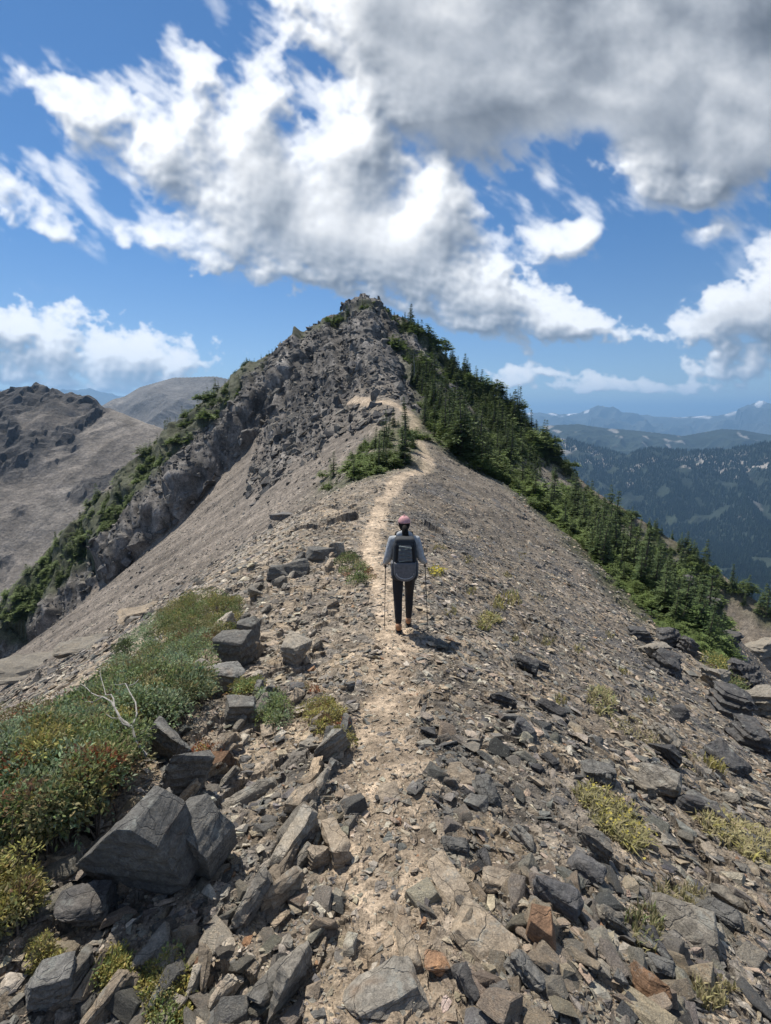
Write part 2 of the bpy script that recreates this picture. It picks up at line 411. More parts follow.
# ------------------------------------------------------------------ scene, camera, daylight
S = bpy.context.scene
COL = S.collection
cam_d = bpy.data.cameras.new('camera'); cam = bpy.data.objects.new('camera', cam_d); COL.objects.link(cam)
cam.rotation_euler = (R(90) - PITCH, 0, 0)
cam_d.sensor_fit = 'VERTICAL'; cam_d.sensor_height = 24; cam_d.lens = 24 * FPX / 1024.0
cam_d.clip_start = .05; cam_d.clip_end = 120000
S.camera = cam
S.view_settings.view_transform = 'Standard'; S.view_settings.look = 'None'; S.view_settings.gamma = 1
S.view_settings.exposure = EXPOSURE
S.cycles.max_bounces = 5; S.cycles.diffuse_bounces = 3; S.cycles.glossy_bounces = 2; S.cycles.transparent_max_bounces = 6; S.cycles.volume_bounces = 0
S.cycles.use_denoising = True
S.render.resolution_x = 771; S.render.resolution_y = 1024

SUN_EL, SUN_AZ = R(58), R(-38)                                  # azimuth from +Y, negative to the left: high, ahead and left
sd = Vector((math.sin(SUN_AZ) * math.cos(SUN_EL), math.cos(SUN_AZ) * math.cos(SUN_EL), math.sin(SUN_EL)))
sun_d = bpy.data.lights.new('sun', 'SUN'); sun = bpy.data.objects.new('sun', sun_d); COL.objects.link(sun)
sun_d.energy = SUN_STRENGTH; sun_d.angle = R(.53); sun_d.color = (1, .935, .83)
sun.rotation_euler = sd.to_track_quat('Z', 'Y').to_euler()

def nd(t, kind, loc=(0, 0), **kw):
    n = t.nodes.new(kind)
    for k, v in kw.items():
        setattr(n, k, v)
    return n

def ramp(t, fac, stops):
    r = nd(t, 'ShaderNodeValToRGB'); e = r.color_ramp.elements
    while len(e) < len(stops): e.new(.5)
    for el, (p, c) in zip(e, stops):
        el.position = p; el.color = (c, c, c, 1) if isinstance(c, (int, float)) else (*c, 1)
    t.links.new(fac, r.inputs[0]); return r.outputs[0]

w = bpy.data.worlds.new('World'); S.world = w; w.use_nodes = True
t = w.node_tree; t.nodes.clear()
sky = nd(t, 'ShaderNodeTexSky', sky_type='NISHITA', sun_disc=False, sun_elevation=SUN_EL, sun_rotation=SUN_AZ, altitude=1900, air_density=1.0, dust_density=.3, ozone_density=3.0)
img = bpy.data.images.new('cloud_deck', 4096, 2048, alpha=True, float_buffer=True)
img.alpha_mode = 'CHANNEL_PACKED'
img.colorspace_settings.name = 'Non-Color'
_ci = cloud_image(4096, 2048)
_ci[..., 0] = np.clip(_ci[..., 0], 0, 1.2) ** 2.2; _ci[..., 1] = _ci[..., 3]; _ci[..., 2] = 0; _ci[..., 3] = 1    # red: light, green: cover
img.pixels.foreach_set(_ci.ravel()); img.update(); img.pack()
env = nd(t, 'ShaderNodeTexEnvironment'); env.image = img
tc = nd(t, 'ShaderNodeTexCoord'); t.links.new(tc.outputs['Generated'], env.inputs['Vector'])
mul = nd(t, 'ShaderNodeMix', data_type='RGBA', blend_type='MULTIPLY'); mul.inputs[0].default_value = 1
k = CLOUD_WHITE
sepc = nd(t, 'ShaderNodeSeparateColor'); t.links.new(env.outputs['Color'], sepc.inputs[0])
t.links.new(sepc.outputs[0], mul.inputs[6])
t.links.new(ramp(t, sepc.outputs[0], [(.1, (.84, .93, 1.06)), (.7, (1.0, .995, .985))]), mul.inputs[7])
gr = nd(t, 'ShaderNodeMix', data_type='RGBA', blend_type='MULTIPLY'); gr.inputs[0].default_value = 1
sz = nd(t, 'ShaderNodeSeparateXYZ'); t.links.new(tc.outputs['Generated'], sz.inputs[0])
tint = ramp(t, sz.outputs[2], [(.0, (.98, .95, .92)), (.10, (.80, .88, .95)), (.30, (.50, .79, 1.0)), (.75, (.42, .76, 1.0))])
t.links.new(tint, gr.inputs[7])
t.links.new(sky.outputs[0], gr.inputs[6])
mx = nd(t, 'ShaderNodeMix', data_type='RGBA'); t.links.new(sepc.outputs[1], mx.inputs[0])
cw = nd(t, 'ShaderNodeMix', data_type='RGBA', blend_type='MULTIPLY'); cw.inputs[0].default_value = 1; cw.inputs[7].default_value = (k * .97, k * .98, k, 1)
t.links.new(mul.outputs[2], cw.inputs[6])
t.links.new(gr.outputs[2], mx.inputs[6]); t.links.new(cw.outputs[2], mx.inputs[7])
bg = nd(t, 'ShaderNodeBackground'); bg.inputs['Strength'].default_value = SKY_STRENGTH
t.links.new(mx.outputs[2], bg.inputs['Color'])
wo = nd(t, 'ShaderNodeOutputWorld'); t.links.new(bg.outputs[0], wo.inputs['Surface'])

# ------------------------------------------------------------------ materials
def material(name):
    m = bpy.data.materials.new(name); m.use_nodes = True
    b = m.node_tree.nodes['Principled BSDF']
    return m, m.node_tree, b

def noise(t, coord, scale, detail=6, rough=.6, dist=0):
    n = nd(t, 'ShaderNodeTexNoise'); n.inputs['Scale'].default_value = scale; n.inputs['Detail'].default_value = detail
    n.inputs['Roughness'].default_value = rough; n.inputs['Distortion'].default_value = dist
    if coord is not None: t.links.new(coord, n.inputs['Vector'])
    return n.outputs['Fac']

def mixc(t, a, b, fac=1.0, mode='MULTIPLY'):
    m = nd(t, 'ShaderNodeMix', data_type='RGBA', blend_type=mode)
    for s, v in ((0, fac), (6, a), (7, b)):
        if hasattr(v, 'links'): t.links.new(v, m.inputs[s])
        elif isinstance(v, (int, float)) and s == 0: m.inputs[s].default_value = v
        else: m.inputs[s].default_value = (*v, 1)
    return m.outputs[2]

def bump(t, b, height, strength, dist):
    n = nd(t, 'ShaderNodeBump'); n.inputs['Strength'].default_value = strength; n.inputs['Distance'].default_value = dist
    t.links.new(height, n.inputs['Height']); t.links.new(n.outputs[0], b.inputs['Normal']); return n

def ground_material(name, scales, bscale, bdist, bstr=.6):
    m, t, b = material(name)
    at = nd(t, 'ShaderNodeVertexColor', layer_name='albedo')
    tc = nd(t, 'ShaderNodeTexCoord'); co = tc.outputs['Object']
    c = at.outputs['Color']
    for sc, lo, hi in scales:
        c = mixc(t, c, ramp(t, noise(t, co, sc, 5, .65), [(.34, lo), (.66, hi)]))
    t.links.new(c, b.inputs['Base Color']); b.inputs['Roughness'].default_value = .92; b.inputs['Specular IOR Level'].default_value = .25
    bump(t, b, noise(t, co, bscale, 8, .7), bstr, bdist)
    return m

M_GROUND = ground_material('broken_slate_ground', [(1.1, .72, 1.3), (4.5, .66, 1.36), (17, .62, 1.36), (90, .6, 1.42)], 9, .10, .8)
M_FAR = ground_material('far_slopes', [(.012, .75, 1.25), (.08, .7, 1.3), (.5, .72, 1.28)], .12, 6, .6)

def stone_material(name, use_object):
    m, t, b = material(name)
    tc = nd(t, 'ShaderNodeTexCoord'); co = tc.outputs['Object']
    oi = nd(t, 'ShaderNodeObjectInfo')
    if use_object: c = oi.outputs['Color']
    else: c = nd(t, 'ShaderNodeVertexColor', layer_name='albedo').outputs['Color']
    if use_object:
        add = nd(t, 'ShaderNodeVectorMath', operation='ADD'); t.links.new(co, add.inputs[0])
        cx = nd(t, 'ShaderNodeMath', operation='MULTIPLY'); t.links.new(oi.outputs['Random'], cx.inputs[0]); cx.inputs[1].default_value = 57
        cv = nd(t, 'ShaderNodeCombineXYZ')
        for i in range(3): t.links.new(cx.outputs[0], cv.inputs[i])
        t.links.new(cv.outputs[0], add.inputs[1]); co = add.outputs[0]
    sc = 1.0
    c = mixc(t, c, ramp(t, noise(t, co, 3.2 * sc, 6, .7, .6), [(.3, (.72, .72, .74)), (.52, 1.0), (.72, (1.35, 1.26, 1.14))]))
    c = mixc(t, c, ramp(t, noise(t, co, 26 * sc, 7, .75), [(.3, .5), (.7, 1.42)]))
    c = mixc(t, c, ramp(t, noise(t, co, 140 * sc, 3, .6), [(.3, .75), (.7, 1.25)]))
    vo = nd(t, 'ShaderNodeTexVoronoi', feature='DISTANCE_TO_EDGE'); vo.inputs['Scale'].default_value = 5.5
    wv = nd(t, 'ShaderNodeMapping'); wv.inputs['Scale'].default_value = (1, 1.6, 2.2); wv.inputs['Rotation'].default_value = (.3, .2, .5)
    wn = nd(t, 'ShaderNodeTexNoise'); wn.inputs['Scale'].default_value = 6; wn.inputs['Detail'].default_value = 5; t.links.new(co, wn.inputs['Vector'])
    t.links.new(mixc(t, co, wn.outputs['Color'], .14, 'ADD'), wv.inputs['Vector']); t.links.new(wv.outputs[0], vo.inputs['Vector'])
    crack = ramp(t, vo.outputs['Distance'], [(.0, 0.0), (.022, 1.0)])
    c = mixc(t, c, ramp(t, vo.outputs['Distance'], [(.0, .5), (.02, 1.0)]), .38)
    # pale lichen and iron stain
    c = mixc(t, c, (.33, .34, .31), ramp(t, noise(t, co, 9, 8, .75), [(.56, 0.0), (.66, .6)]), 'MIX')
    c = mixc(t, c, (.26, .145, .07), ramp(t, noise(t, co, 2.1, 4, .6, 1.2), [(.63, 0.0), (.75, .5)]), 'MIX')
    t.links.new(c, b.inputs['Base Color']); b.inputs['Roughness'].default_value = .85; b.inputs['Specular IOR Level'].default_value = .3
    # bedding: fine leaves of slate show on the broken sides
    mp = nd(t, 'ShaderNodeMapping'); mp.inputs['Scale'].default_value = (1.5, 1.5, 22); t.links.new(co, mp.inputs['Vector'])
    bed = noise(t, mp.outputs[0], 3.0, 6, .65, .4)
    ad = nd(t, 'ShaderNodeMath', operation='MULTIPLY_ADD'); t.links.new(bed, ad.inputs[0]); ad.inputs[1].default_value = .8; t.links.new(noise(t, co, 24, 9, .75), ad.inputs[2])
    ck = nd(t, 'ShaderNodeMath', operation='MULTIPLY_ADD'); t.links.new(crack, ck.inputs[0]); ck.inputs[1].default_value = .28; t.links.new(ad.outputs[0], ck.inputs[2])
    bump(t, b, ck.outputs[0], .9, .024)
    return m
M_STONE = stone_material('slate_stone', True)
M_SHARDS = stone_material('slate_shards', False)

# ------------------------------------------------------------------ object helpers
def link(name, mesh, mat=None, parent=None):
    o = bpy.data.objects.new(name, mesh); COL.objects.link(o)
    if mat and not mesh.materials: mesh.materials.append(mat)
    if parent: o.parent = parent
    return o
def tag(o, label=None, cat=None, group=None, kind=None):
    if label: o['label'] = label
    if cat: o['category'] = cat
    if group: o['group'] = group
    if kind: o['kind'] = kind
    return o
def empty(name, loc, rz=0.0):
    o = bpy.data.objects.new(name, None); COL.objects.link(o); o.location = loc; o.rotation_euler = (0, 0, rz); o.empty_display_size = .1
    return o
def mesh_np(name, V, F, smooth=False, color=None, k=None):
    """V (n,3); F (m,k) faces of k corners, or a list of such arrays"""
    me = bpy.data.meshes.new(name)
    Fs = F if isinstance(F, list) else [F]
    Fs = [f for f in Fs if len(f)]
    nl = sum(f.size for f in Fs); nf = sum(len(f) for f in Fs)
    me.vertices.add(len(V)); me.vertices.foreach_set('co', np.ascontiguousarray(V, np.float32).ravel())
    me.loops.add(nl); me.loops.foreach_set('vertex_index', np.concatenate([f.ravel() for f in Fs]).astype(np.int32))
    me.polygons.add(nf)
    tot = np.concatenate([np.full(len(f), f.shape[1]) for f in Fs]).astype(np.int32)
    st = np.concatenate([[0], np.cumsum(tot)[:-1]]).astype(np.int32)
    me.polygons.foreach_set('loop_start', st); me.polygons.foreach_set('loop_total', tot)
    me.polygons.foreach_set('use_smooth', np.full(nf, bool(smooth)))
    me.update(calc_edges=True)
    if color is not None:
        at = me.color_attributes.new('albedo', 'FLOAT_COLOR', 'POINT')
        c = np.ones((len(V), 4), np.float32); c[:, :3] = color
        at.data.foreach_set('color', c.ravel())
    return me

def grid_faces(nr, nc, wrap=False):
    i = np.arange(nr - 1)[:, None]; j = np.arange(nc if wrap else nc - 1)[None]
    jn = (j + 1) % nc
    return np.stack([i * nc + j, i * nc + jn, (i + 1) * nc + jn, (i + 1) * nc + j], -1).reshape(-1, 4)
# ------------------------------------------------------------------ the ridge itself: one sheet from under the camera to 300 m
def lerp(a, b, m): return a + (b - a) * m[..., None]
C = lambda *v: np.array(v, np.float32)

def ground_albedo(x, y, tm, cr, veg):
    xc, zc = crest(y); d = x - xc
    rk = rock_mask(x, y)
    n1 = fbm2(x * .5, y * .5, 4, 91); nb = fbm2(x * .12, y * .12, 4, 93); nn = fbm2(x * 2.2, y * 2.2, 3, 95)
    _, id1 = plates(x, y, .21, 7, .9, 1.5, .25); _, id2 = plates(x, y, .62, 5, .8, 1.7, -.12); _, id3 = plates(x, y, .075, 9, .9, 1.3, -.4)
    r = np.hypot(x, y)
    col = np.broadcast_to(C(.225, .190, .150), x.shape + (3,)).copy()
    right = sstep(.2, 2.5, d + .8 * n1)
    col = lerp(col, C(.168, .143, .115), right)
    col = lerp(col, C(.25, .215, .175), np.clip(right * sstep(.05, .4, nb) * .8 * sstep(5, 12, d), 0, 1))
    col = lerp(col, C(.10, .098, .098), right * sstep(.1, .4, n1 - nb) * .7)
    scl = sstep(3.3, 5.5, -d + .6 * n1)
    col = lerp(col, C(.175, .150, .126) * (1 + .75 * fbm2(y * .40 + .12 * x, x * .045, 5, 96) + .45 * fbm2(x * .16, y * .16, 4, 98) + .25 * nn)[..., None], scl)
    col = lerp(col, C(.30, .265, .22), sstep(2.6, 4.0, -d + 1.2 * n1) * sstep(8.5, 5.5, -d + 1.2 * nn) * sstep(34, 22, y) * .65)   # pale ledge stones along the lip
    v = .72 + .56 * id1; v2 = .82 + .36 * id2; v3 = .75 + .5 * id3
    k1 = lod(r, .21); k2 = lod(r, .62)
    col = col * (1 + (v - 1) * k1 * (1 - tm * .5))[..., None] * (1 + (v2 - 1) * k2 * (1 - .6 * tm))[..., None] * (1 + (v3 - 1) * lod(r, .075))[..., None]
    hue = np.stack([1 + .14 * (id1 - .5), np.ones_like(id1), 1 - .22 * (id1 - .5)], -1)
    col = col * (1 + (hue - 1) * k1[..., None])
    col = lerp(col, C(.41, .325, .238) * (1 + .3 * nn + .22 * n1 + .3 * (id3 - .5))[..., None], tm * .92)
    cc = np.broadcast_to(C(.122, .113, .104), x.shape + (3,)) * (.75 + .6 * sstep(-.3, .4, fbm2(x * .35, y * .35, 4, 97)))[..., None]
    col = lerp(col, cc, cr)
    col = lerp(col, C(.050, .062, .026) * (1 + .4 * nn)[..., None], veg * .7)
    return np.clip(col, .02, .6)

def veg_field(x, y):
    """how much plant cover the ground carries, from where the trees and mats were set"""
    g = np.zeros(x.shape, np.float32)
    if not len(VEG_SPOTS): return g
    cs = 1.0
    H = VEG_GRID
    ix = np.clip(((x - VEG_X0) / cs), 0, H.shape[1] - 2); iy = np.clip(((y - VEG_Y0) / cs), 0, H.shape[0] - 2)
    i = ix.astype(int); j = iy.astype(int); fx = ix - i; fy = iy - j
    return (H[j, i] * (1 - fx) + H[j, i + 1] * fx) * (1 - fy) + (H[j + 1, i] * (1 - fx) + H[j + 1, i + 1] * fx) * fy

RIDGE = {}
def ridge_mesh():
    az = np.concatenate([np.linspace(-180, -58, 62)[:-1], np.linspace(-58, 58, NAZ), np.linspace(58, 180, 62)[1:-1]])
    az = np.radians(az)
    rr = np.concatenate([[.02, .12, .22], np.geomspace(.32, 60, NR1), np.geomspace(60, 300, NR2)[1:]])
    A, RR = np.meshgrid(az, rr)
    x = np.sin(A) * RR; y = np.cos(A) * RR
    tm = trail_mask(x, y) * sstep(90, 80, y)
    h = near_base(x, y) + near_detail(x, y, tm)
    h += .16 * np.exp(-((x + 1.75) / .75) ** 2 - ((y - 2.5) / 1.5) ** 2)
    cr = crag_mask(x, y) * (1 - .9 * tm)
    m = cr > .01
    P = np.stack([x, y, h], -1)
    if m.any():
        X, Y, Z = x[m], y[m], h[m]
        n = land_normal(X, Y, .8)
        s = np.zeros(X.shape)
        wx = 1.2 * n3(X * .12, Y * .12, Z * .12, 2)
        s += 2.2 * (1 - 2 * np.abs(n3(X * .085 + wx * .2, Y * .085, Z * .06, 3)))
        A1 = X + .35 * Z + wx; B1 = Y * .5 - 1.1 * Z + .6 * wx
        p, i1 = plates(A1, B1, 6.0, 21, .9, 1.3, .5); s += 1.0 * p
        p, i2 = plates(A1 + .7 * p, B1, 2.6, 23, 1.0, 1.4, .35); s += .62 * p
        p, i3 = plates(A1 - .3 * p, B1, 1.15, 25, 1.0, 1.5, -.4); s += .34 * p
        p, i4 = plates(A1, B1, .55, 27, 1.0, 1.5, .1); s += .15 * p
        s += .3 * n3(X * .9, Y * .9, Z * .9, 6)
        crag_tone = np.ones(x.shape); crag_tone[m] = (.72 + .56 * i2) * (.66 + .68 * i3) * (.75 + .5 * i4)
        sg = np.zeros(x.shape); sg[m] = s
        for _ in range(2):
            sg[1:-1] = .25 * sg[:-2] + .5 * sg[1:-1] + .25 * sg[2:]; sg[:, 1:-1] = .25 * sg[:, :-2] + .5 * sg[:, 1:-1] + .25 * sg[:, 2:]
        s = sg[m] * cr[m] * .85 * (.35 + .65 * sstep(78, 100, Y + .3 * np.abs(X + 3)))
        P[m] += n * s[:, None]
    veg = np.clip(veg_field(x, y), 0, 1)
    col = ground_albedo(x, y, tm, cr, veg)
    col = col * (1 + (crag_tone - 1) * cr * (1 - veg))[..., None]
    me = mesh_np('ridge_terrain', P.reshape(-1, 3), grid_faces(len(rr), len(az), True), False, col.reshape(-1, 3))
    o = link('ridge_terrain', me, M_GROUND)
    RIDGE['P'] = P.reshape(-1, 3); RIDGE['cr'] = (cr * (1 - veg) * (1 - tm)).ravel()
    tag(o, kind='structure')
    return o

def far_mesh(name, r0, r1, nr, naz, a0=-64, a1=64):
    az = np.radians(np.linspace(a0, a1, naz)); rr = np.geomspace(r0, r1, nr)
    A, RR = np.meshgrid(az, rr)
    x = np.sin(A) * RR; y = np.cos(A) * RR
    h = far_base(x.ravel().copy(), y.ravel().copy()).reshape(x.shape)
    if r0 < 400:
        h = smax(near_base(x, y), h, 4.0)
    gx = np.gradient(h, axis=1) / np.maximum(RR * (az[1] - az[0]), 1e-6); gr_ = np.gradient(h, axis=0) / np.gradient(RR, axis=0)
    slope = np.hypot(gx, gr_)
    n = fbm2(x / 70, y / 70, 5, 111); n_b = fbm2(x / 500, y / 500, 5, 113)
    if r0 < 400:                                                # scree hill with dark cliffs
        col = np.broadcast_to(C(.190, .170, .150), x.shape + (3,)).copy()
        col = lerp(col, C(.235, .215, .19), sstep(.0, .5, n) * .6)
        col = lerp(col, C(.060, .060, .064), hill_rock(x, y, h) * .92)
        col = lerp(col, C(.06, .07, .04), sstep(-150, -200, h + 40 * n) * .5)
    elif r0 < 5000:
        col = np.broadcast_to(C(.020, .030, .021), x.shape + (3,)).copy()
        left = sstep(-200, -500, x)
        col = lerp(col, C(.13, .125, .12), left)
        z, q, s = poly_ridge(x, y, RIDGE_B)
        bare = sstep(.04, .16, fbm2(x / 260, y / 110, 4, 119) - .0009 * np.maximum(q - 120, 0)) * sstep(30, 90, q) * (1 - left)
        bare = np.maximum(bare, sstep(.27, .36, fbm2(x / 190, y / 190, 4, 123)) * (1 - left) * sstep(-600, -450, h))
        bare = np.maximum(bare, sstep(.25, .5, n_b) * left * .8)
        col = lerp(col, C(.27, .25, .225), np.clip(bare, 0, 1))
        col = lerp(col, C(.038, .05, .028), sstep(.1, .5, n_b) * (1 - left) * (1 - bare) * .6)
    else:
        col = np.broadcast_to(C(.055, .062, .058), x.shape + (3,)).copy()
        nn = fbm2(x / 1500, y / 1500, 5, 127)
        snow = sstep(-160, -20, h - 40 + 420 * nn)
        zz_, qq_, ss_ = poly_ridge(x, y, SNOWY)
        snow = sstep(300, 60, qq_ + 420 * nn) * sstep(-100, 40, x)
        col = lerp(col, C(.85, .86, .88), np.clip(snow * sstep(.0, .16, fbm2(x / 420, y / 420, 5, 129)), 0, 1) * .9)
    me = mesh_np(name, np.stack([x, y, h], -1).reshape(-1, 3), grid_faces(nr, naz), False, col.reshape(-1, 3))
    o = link(name, me, M_FAR); tag(o, kind='structure')
    return o
# ------------------------------------------------------------------ conifers
def leaf_material(name, base, var, trans=.25, use_color=False):
    m, t, b = material(name)
    oi = nd(t, 'ShaderNodeObjectInfo')
    at = nd(t, 'ShaderNodeVertexColor', layer_name='albedo').outputs['Color']
    c = mixc(t, at, ramp(t, oi.outputs['Random'], [(0, tuple(1 - v for v in var)), (1, tuple(1 + v for v in var))]))
    t.links.new(c, b.inputs['Base Color']); b.inputs['Roughness'].default_value = .7; b.inputs['Specular IOR Level'].default_value = .25
    tr = nd(t, 'ShaderNodeBsdfTranslucent'); t.links.new(c, tr.inputs['Color'])
    mx = nd(t, 'ShaderNodeMixShader'); mx.inputs[0].default_value = trans
    out = t.nodes['Material Output']
    t.links.new(b.outputs[0], mx.inputs[1]); t.links.new(tr.outputs[0], mx.inputs[2]); t.links.new(mx.outputs[0], out.inputs['Surface'])
    return m
M_NEEDLE = leaf_material('needles', None, (.3, .22, .2), .28)
M_LEAF = leaf_material('shrub_leaves', None, (.12, .1, .1), .3)
def bark_material():
    m, t, b = material('bark')
    tc = nd(t, 'ShaderNodeTexCoord')
    c = ramp(t, noise(t, tc.outputs['Object'], 30, 5, .7), [(.3, (.07, .055, .042)), (.7, (.17, .14, .115))])
    t.links.new(c, b.inputs['Base Color']); b.inputs['Roughness'].default_value = .9
    return m
M_BARK = bark_material()
def dead_material():
    m, t, b = material('dead_wood')
    tc = nd(t, 'ShaderNodeTexCoord')
    c = ramp(t, noise(t, tc.outputs['Object'], 40, 5, .7), [(.35, (.13, .12, .11)), (.65, (.38, .36, .33))])
    t.links.new(c, b.inputs['Base Color']); b.inputs['Roughness'].default_value = .85
    return m
M_DEAD = dead_material()

def tube(pts_, rad, sides=6):
    P = np.array(pts_, float); V = []; n = len(P)
    for i in range(n):
        d = P[min(i + 1, n - 1)] - P[max(i - 1, 0)]; d /= np.linalg.norm(d) + 1e-9
        a = np.cross(d, [0.13, .31, .94] if abs(d[2]) < .9 else [1, .2, .1]); a /= np.linalg.norm(a); b = np.cross(d, a)
        for k in range(sides):
            th = 2 * math.pi * k / sides; V.append(P[i] + rad[i] * (a * math.cos(th) + b * math.sin(th)))
    F = []
    for i in range(n - 1):
        for k in range(sides): F.append((i * sides + k, i * sides + (k + 1) % sides, (i + 1) * sides + (k + 1) % sides, (i + 1) * sides + k))
    return np.array(V), np.array(F, np.int32)

class Soup:
    def __init__(s): s.V = []; s.F = {}; s.C = []; s.n = 0
    def add(s, V, F, c):
        V = np.asarray(V, float).reshape(-1, 3); F = np.asarray(F, np.int32)
        s.F.setdefault(F.shape[1], []).append(F + s.n); s.V.append(V); s.n += len(V)
        c = np.asarray(c, float); s.C.append(np.broadcast_to(c, (len(V), 3)) if c.ndim < 2 else c)
    def mesh(s, name, mat, smooth=False):
        me = mesh_np(name, np.concatenate(s.V), [np.concatenate(f) for f in s.F.values()], smooth, np.concatenate(s.C)); me.materials.append(mat); return me

def spray(S_, o, d, length, width, g, col):
    """one bough: a drooping feathered spray of small needle tufts"""
    d = d / np.linalg.norm(d); side = np.cross(d, [0, 0, 1.0]); side /= np.linalg.norm(side) + 1e-9; up = np.cross(side, d)
    k = max(3, int(length * 11))
    V = []; F = []; Cc = []
    for i in range(k):
        f = (i + .6) / k
        p = o + d * length * f + np.array([0, 0, -.25 * length * f * f])
        w = width * (1 - .65 * f) * g.uniform(.7, 1.2)
        for sgn in (-1, 1):
            e = p + side * sgn * w + d * w * .9 + up * w * g.uniform(-.5, .35)
            q = np.cross(e - p, up); q = q / (np.linalg.norm(q) + 1e-9) * w * .34 + up * w * .16 * g.uniform(-1, 1)
            b0 = len(V); V += [p - q * .4, (p + e) / 2 + q, e, (p + e) / 2 - q]; F.append((b0, b0 + 1, b0 + 2, b0 + 3))
            cc = col * g.uniform(.75, 1.3) * (1 + .45 * f); Cc += [cc] * 4
    S_.add(V, F, np.array(Cc))

def conifer(seed, H, slim, dense, bare=.08, col=(.070, .100, .036)):
    g = np.random.default_rng(seed); col = np.array(col)
    crown = Soup(); trunk = Soup()
    lean = g.normal(0, .03, 2)
    ax = lambda f: np.array([lean[0] * H * f * f, lean[1] * H * f * f, H * f])
    fs = np.linspace(0, .97, 7)
    V, F = tube([ax(f) for f in fs], [.028 * H * (1 - .93 * f) for f in fs]); trunk.add(V, F, (.1, .08, .06))
    n = int(20 * dense)
    for i in range(n):
        f = bare + (1 - bare) * ((i + g.random() * .8) / n) ** .92
        Lr = H * slim * ((1 - f) ** .75 + .07) * g.uniform(.6, 1.15)
        m = int(g.integers(5, 8)); a0 = g.random() * 6.28
        for j in range(m):
            if g.random() < .1: continue
            a = a0 + 6.28 * j / m + g.normal(0, .25)
            L = Lr * g.uniform(.6, 1.2)
            d = np.array([math.cos(a), math.sin(a), g.uniform(-.25, .2) + .35 * f])
            spray(crown, ax(f), d, L, max(.075 * H ** .5, L * .38), g, col)
    V, F = tube([ax(.95), ax(1.03)], [.012 * H, .002], 4); crown.add(V, F, col)
    return crown.mesh('crown', M_NEEDLE), trunk.mesh('trunk', M_BARK)

def weld(me):
    bm = bmesh.new(); bm.from_mesh(me); bmesh.ops.remove_doubles(bm, verts=bm.verts, dist=1e-4); bm.to_mesh(me); bm.free(); return me

def krummholz(seed, H, Wd):
    """wind-flattened fir: several short stems under one low ragged cushion"""
    g = np.random.default_rng(seed); col = np.array((.092, .130, .038))
    crown = Soup(); trunk = Soup()
    for s in range(7):
        a = g.random() * 6.28; b = np.array([math.cos(a), math.sin(a), 0]) * Wd * .5 * g.random() ** .6
        h = H * g.uniform(.5, 1.0)
        V, F = tube([[0, 0, -.05], b * .6 + [0, 0, .04], b * .9 + [0, 0, h * .5], b + [0, 0, h * .9]], [0, .05, .035, .012], 5); trunk.add(V, F, (.1, .08, .06))
        for i in range(7):
            f = .08 + .9 * i / 7; L = Wd * .34 * (1.05 - .75 * f) * g.uniform(.7, 1.2)
            for j in range(6):
                t_ = g.random() * 6.28
                spray(crown, b + [0, 0, h * f], np.array([math.cos(t_), math.sin(t_), g.uniform(-.1, .5)]), L, max(.07, L * .34), g, col)
    return crown.mesh('crown', M_NEEDLE), weld(trunk.mesh('trunk', M_BARK))

def snag(seed, H):
    g = np.random.default_rng(seed); trunk = Soup()
    V, F = tube([(0, 0, 0), (.02 * H, 0, .5 * H), (.0, .03 * H, H)], [.03 * H, .02 * H, .004], 6); trunk.add(V, F, (.3, .28, .25))
    br = Soup()
    for i in range(12):
        f = g.uniform(.3, .95); a = g.random() * 6.28; L = H * .2 * (1.1 - f)
        V, F = tube([(0, 0, f * H), (math.cos(a) * L, math.sin(a) * L, f * H + .05)], [.012, .003], 4); br.add(V, F, (.3, .28, .25))
    return br.mesh('crown', M_DEAD), trunk.mesh('trunk', M_DEAD)

FIRS = [conifer(101 + i, 3.0, sl, dn, .06) for i, (sl, dn) in enumerate([(.22, 1.0), (.25, 1.1), (.28, 1.0), (.19, 1.0), (.32, 1.0), (.26, .9), (.36, 1.0)])]
BUSHES = [krummholz(201 + i, 1.0, w_) for i, w_ in enumerate([1.8, 2.3, 1.5])]
SNAGS = [snag(301, 3.0), snag(302, 3.0)]

def base_hits(PX, PY):
    """many sight lines at once met with the smooth land"""
    a = (PX - CX) / FPX; b = (CY - PY) / FPX
    dx, dy, dz = a, CP + b * SP, -SP + b * CP
    done = np.zeros(len(PX), bool); T = np.full(len(PX), np.nan)
    for t in np.geomspace(6, 260, 420):
        m = np.where(~done)[0]
        if not len(m): break
        nh = dz[m] * t < near_base(dx[m] * t, dy[m] * t)
        T[m[nh]] = t; done[m[nh]] = True
    return dx * T, dy * T, dz * T

def inside(poly, X, Y):
    r = np.zeros(X.shape, bool); n = len(poly)
    for i in range(n):
        x1, y1 = poly[i]; x2, y2 = poly[(i + 1) % n]
        r ^= ((y1 > Y) != (y2 > Y)) & (X < (x2 - x1) * (Y - y1) / (y2 - y1 + 1e-9) + x1)
    return r

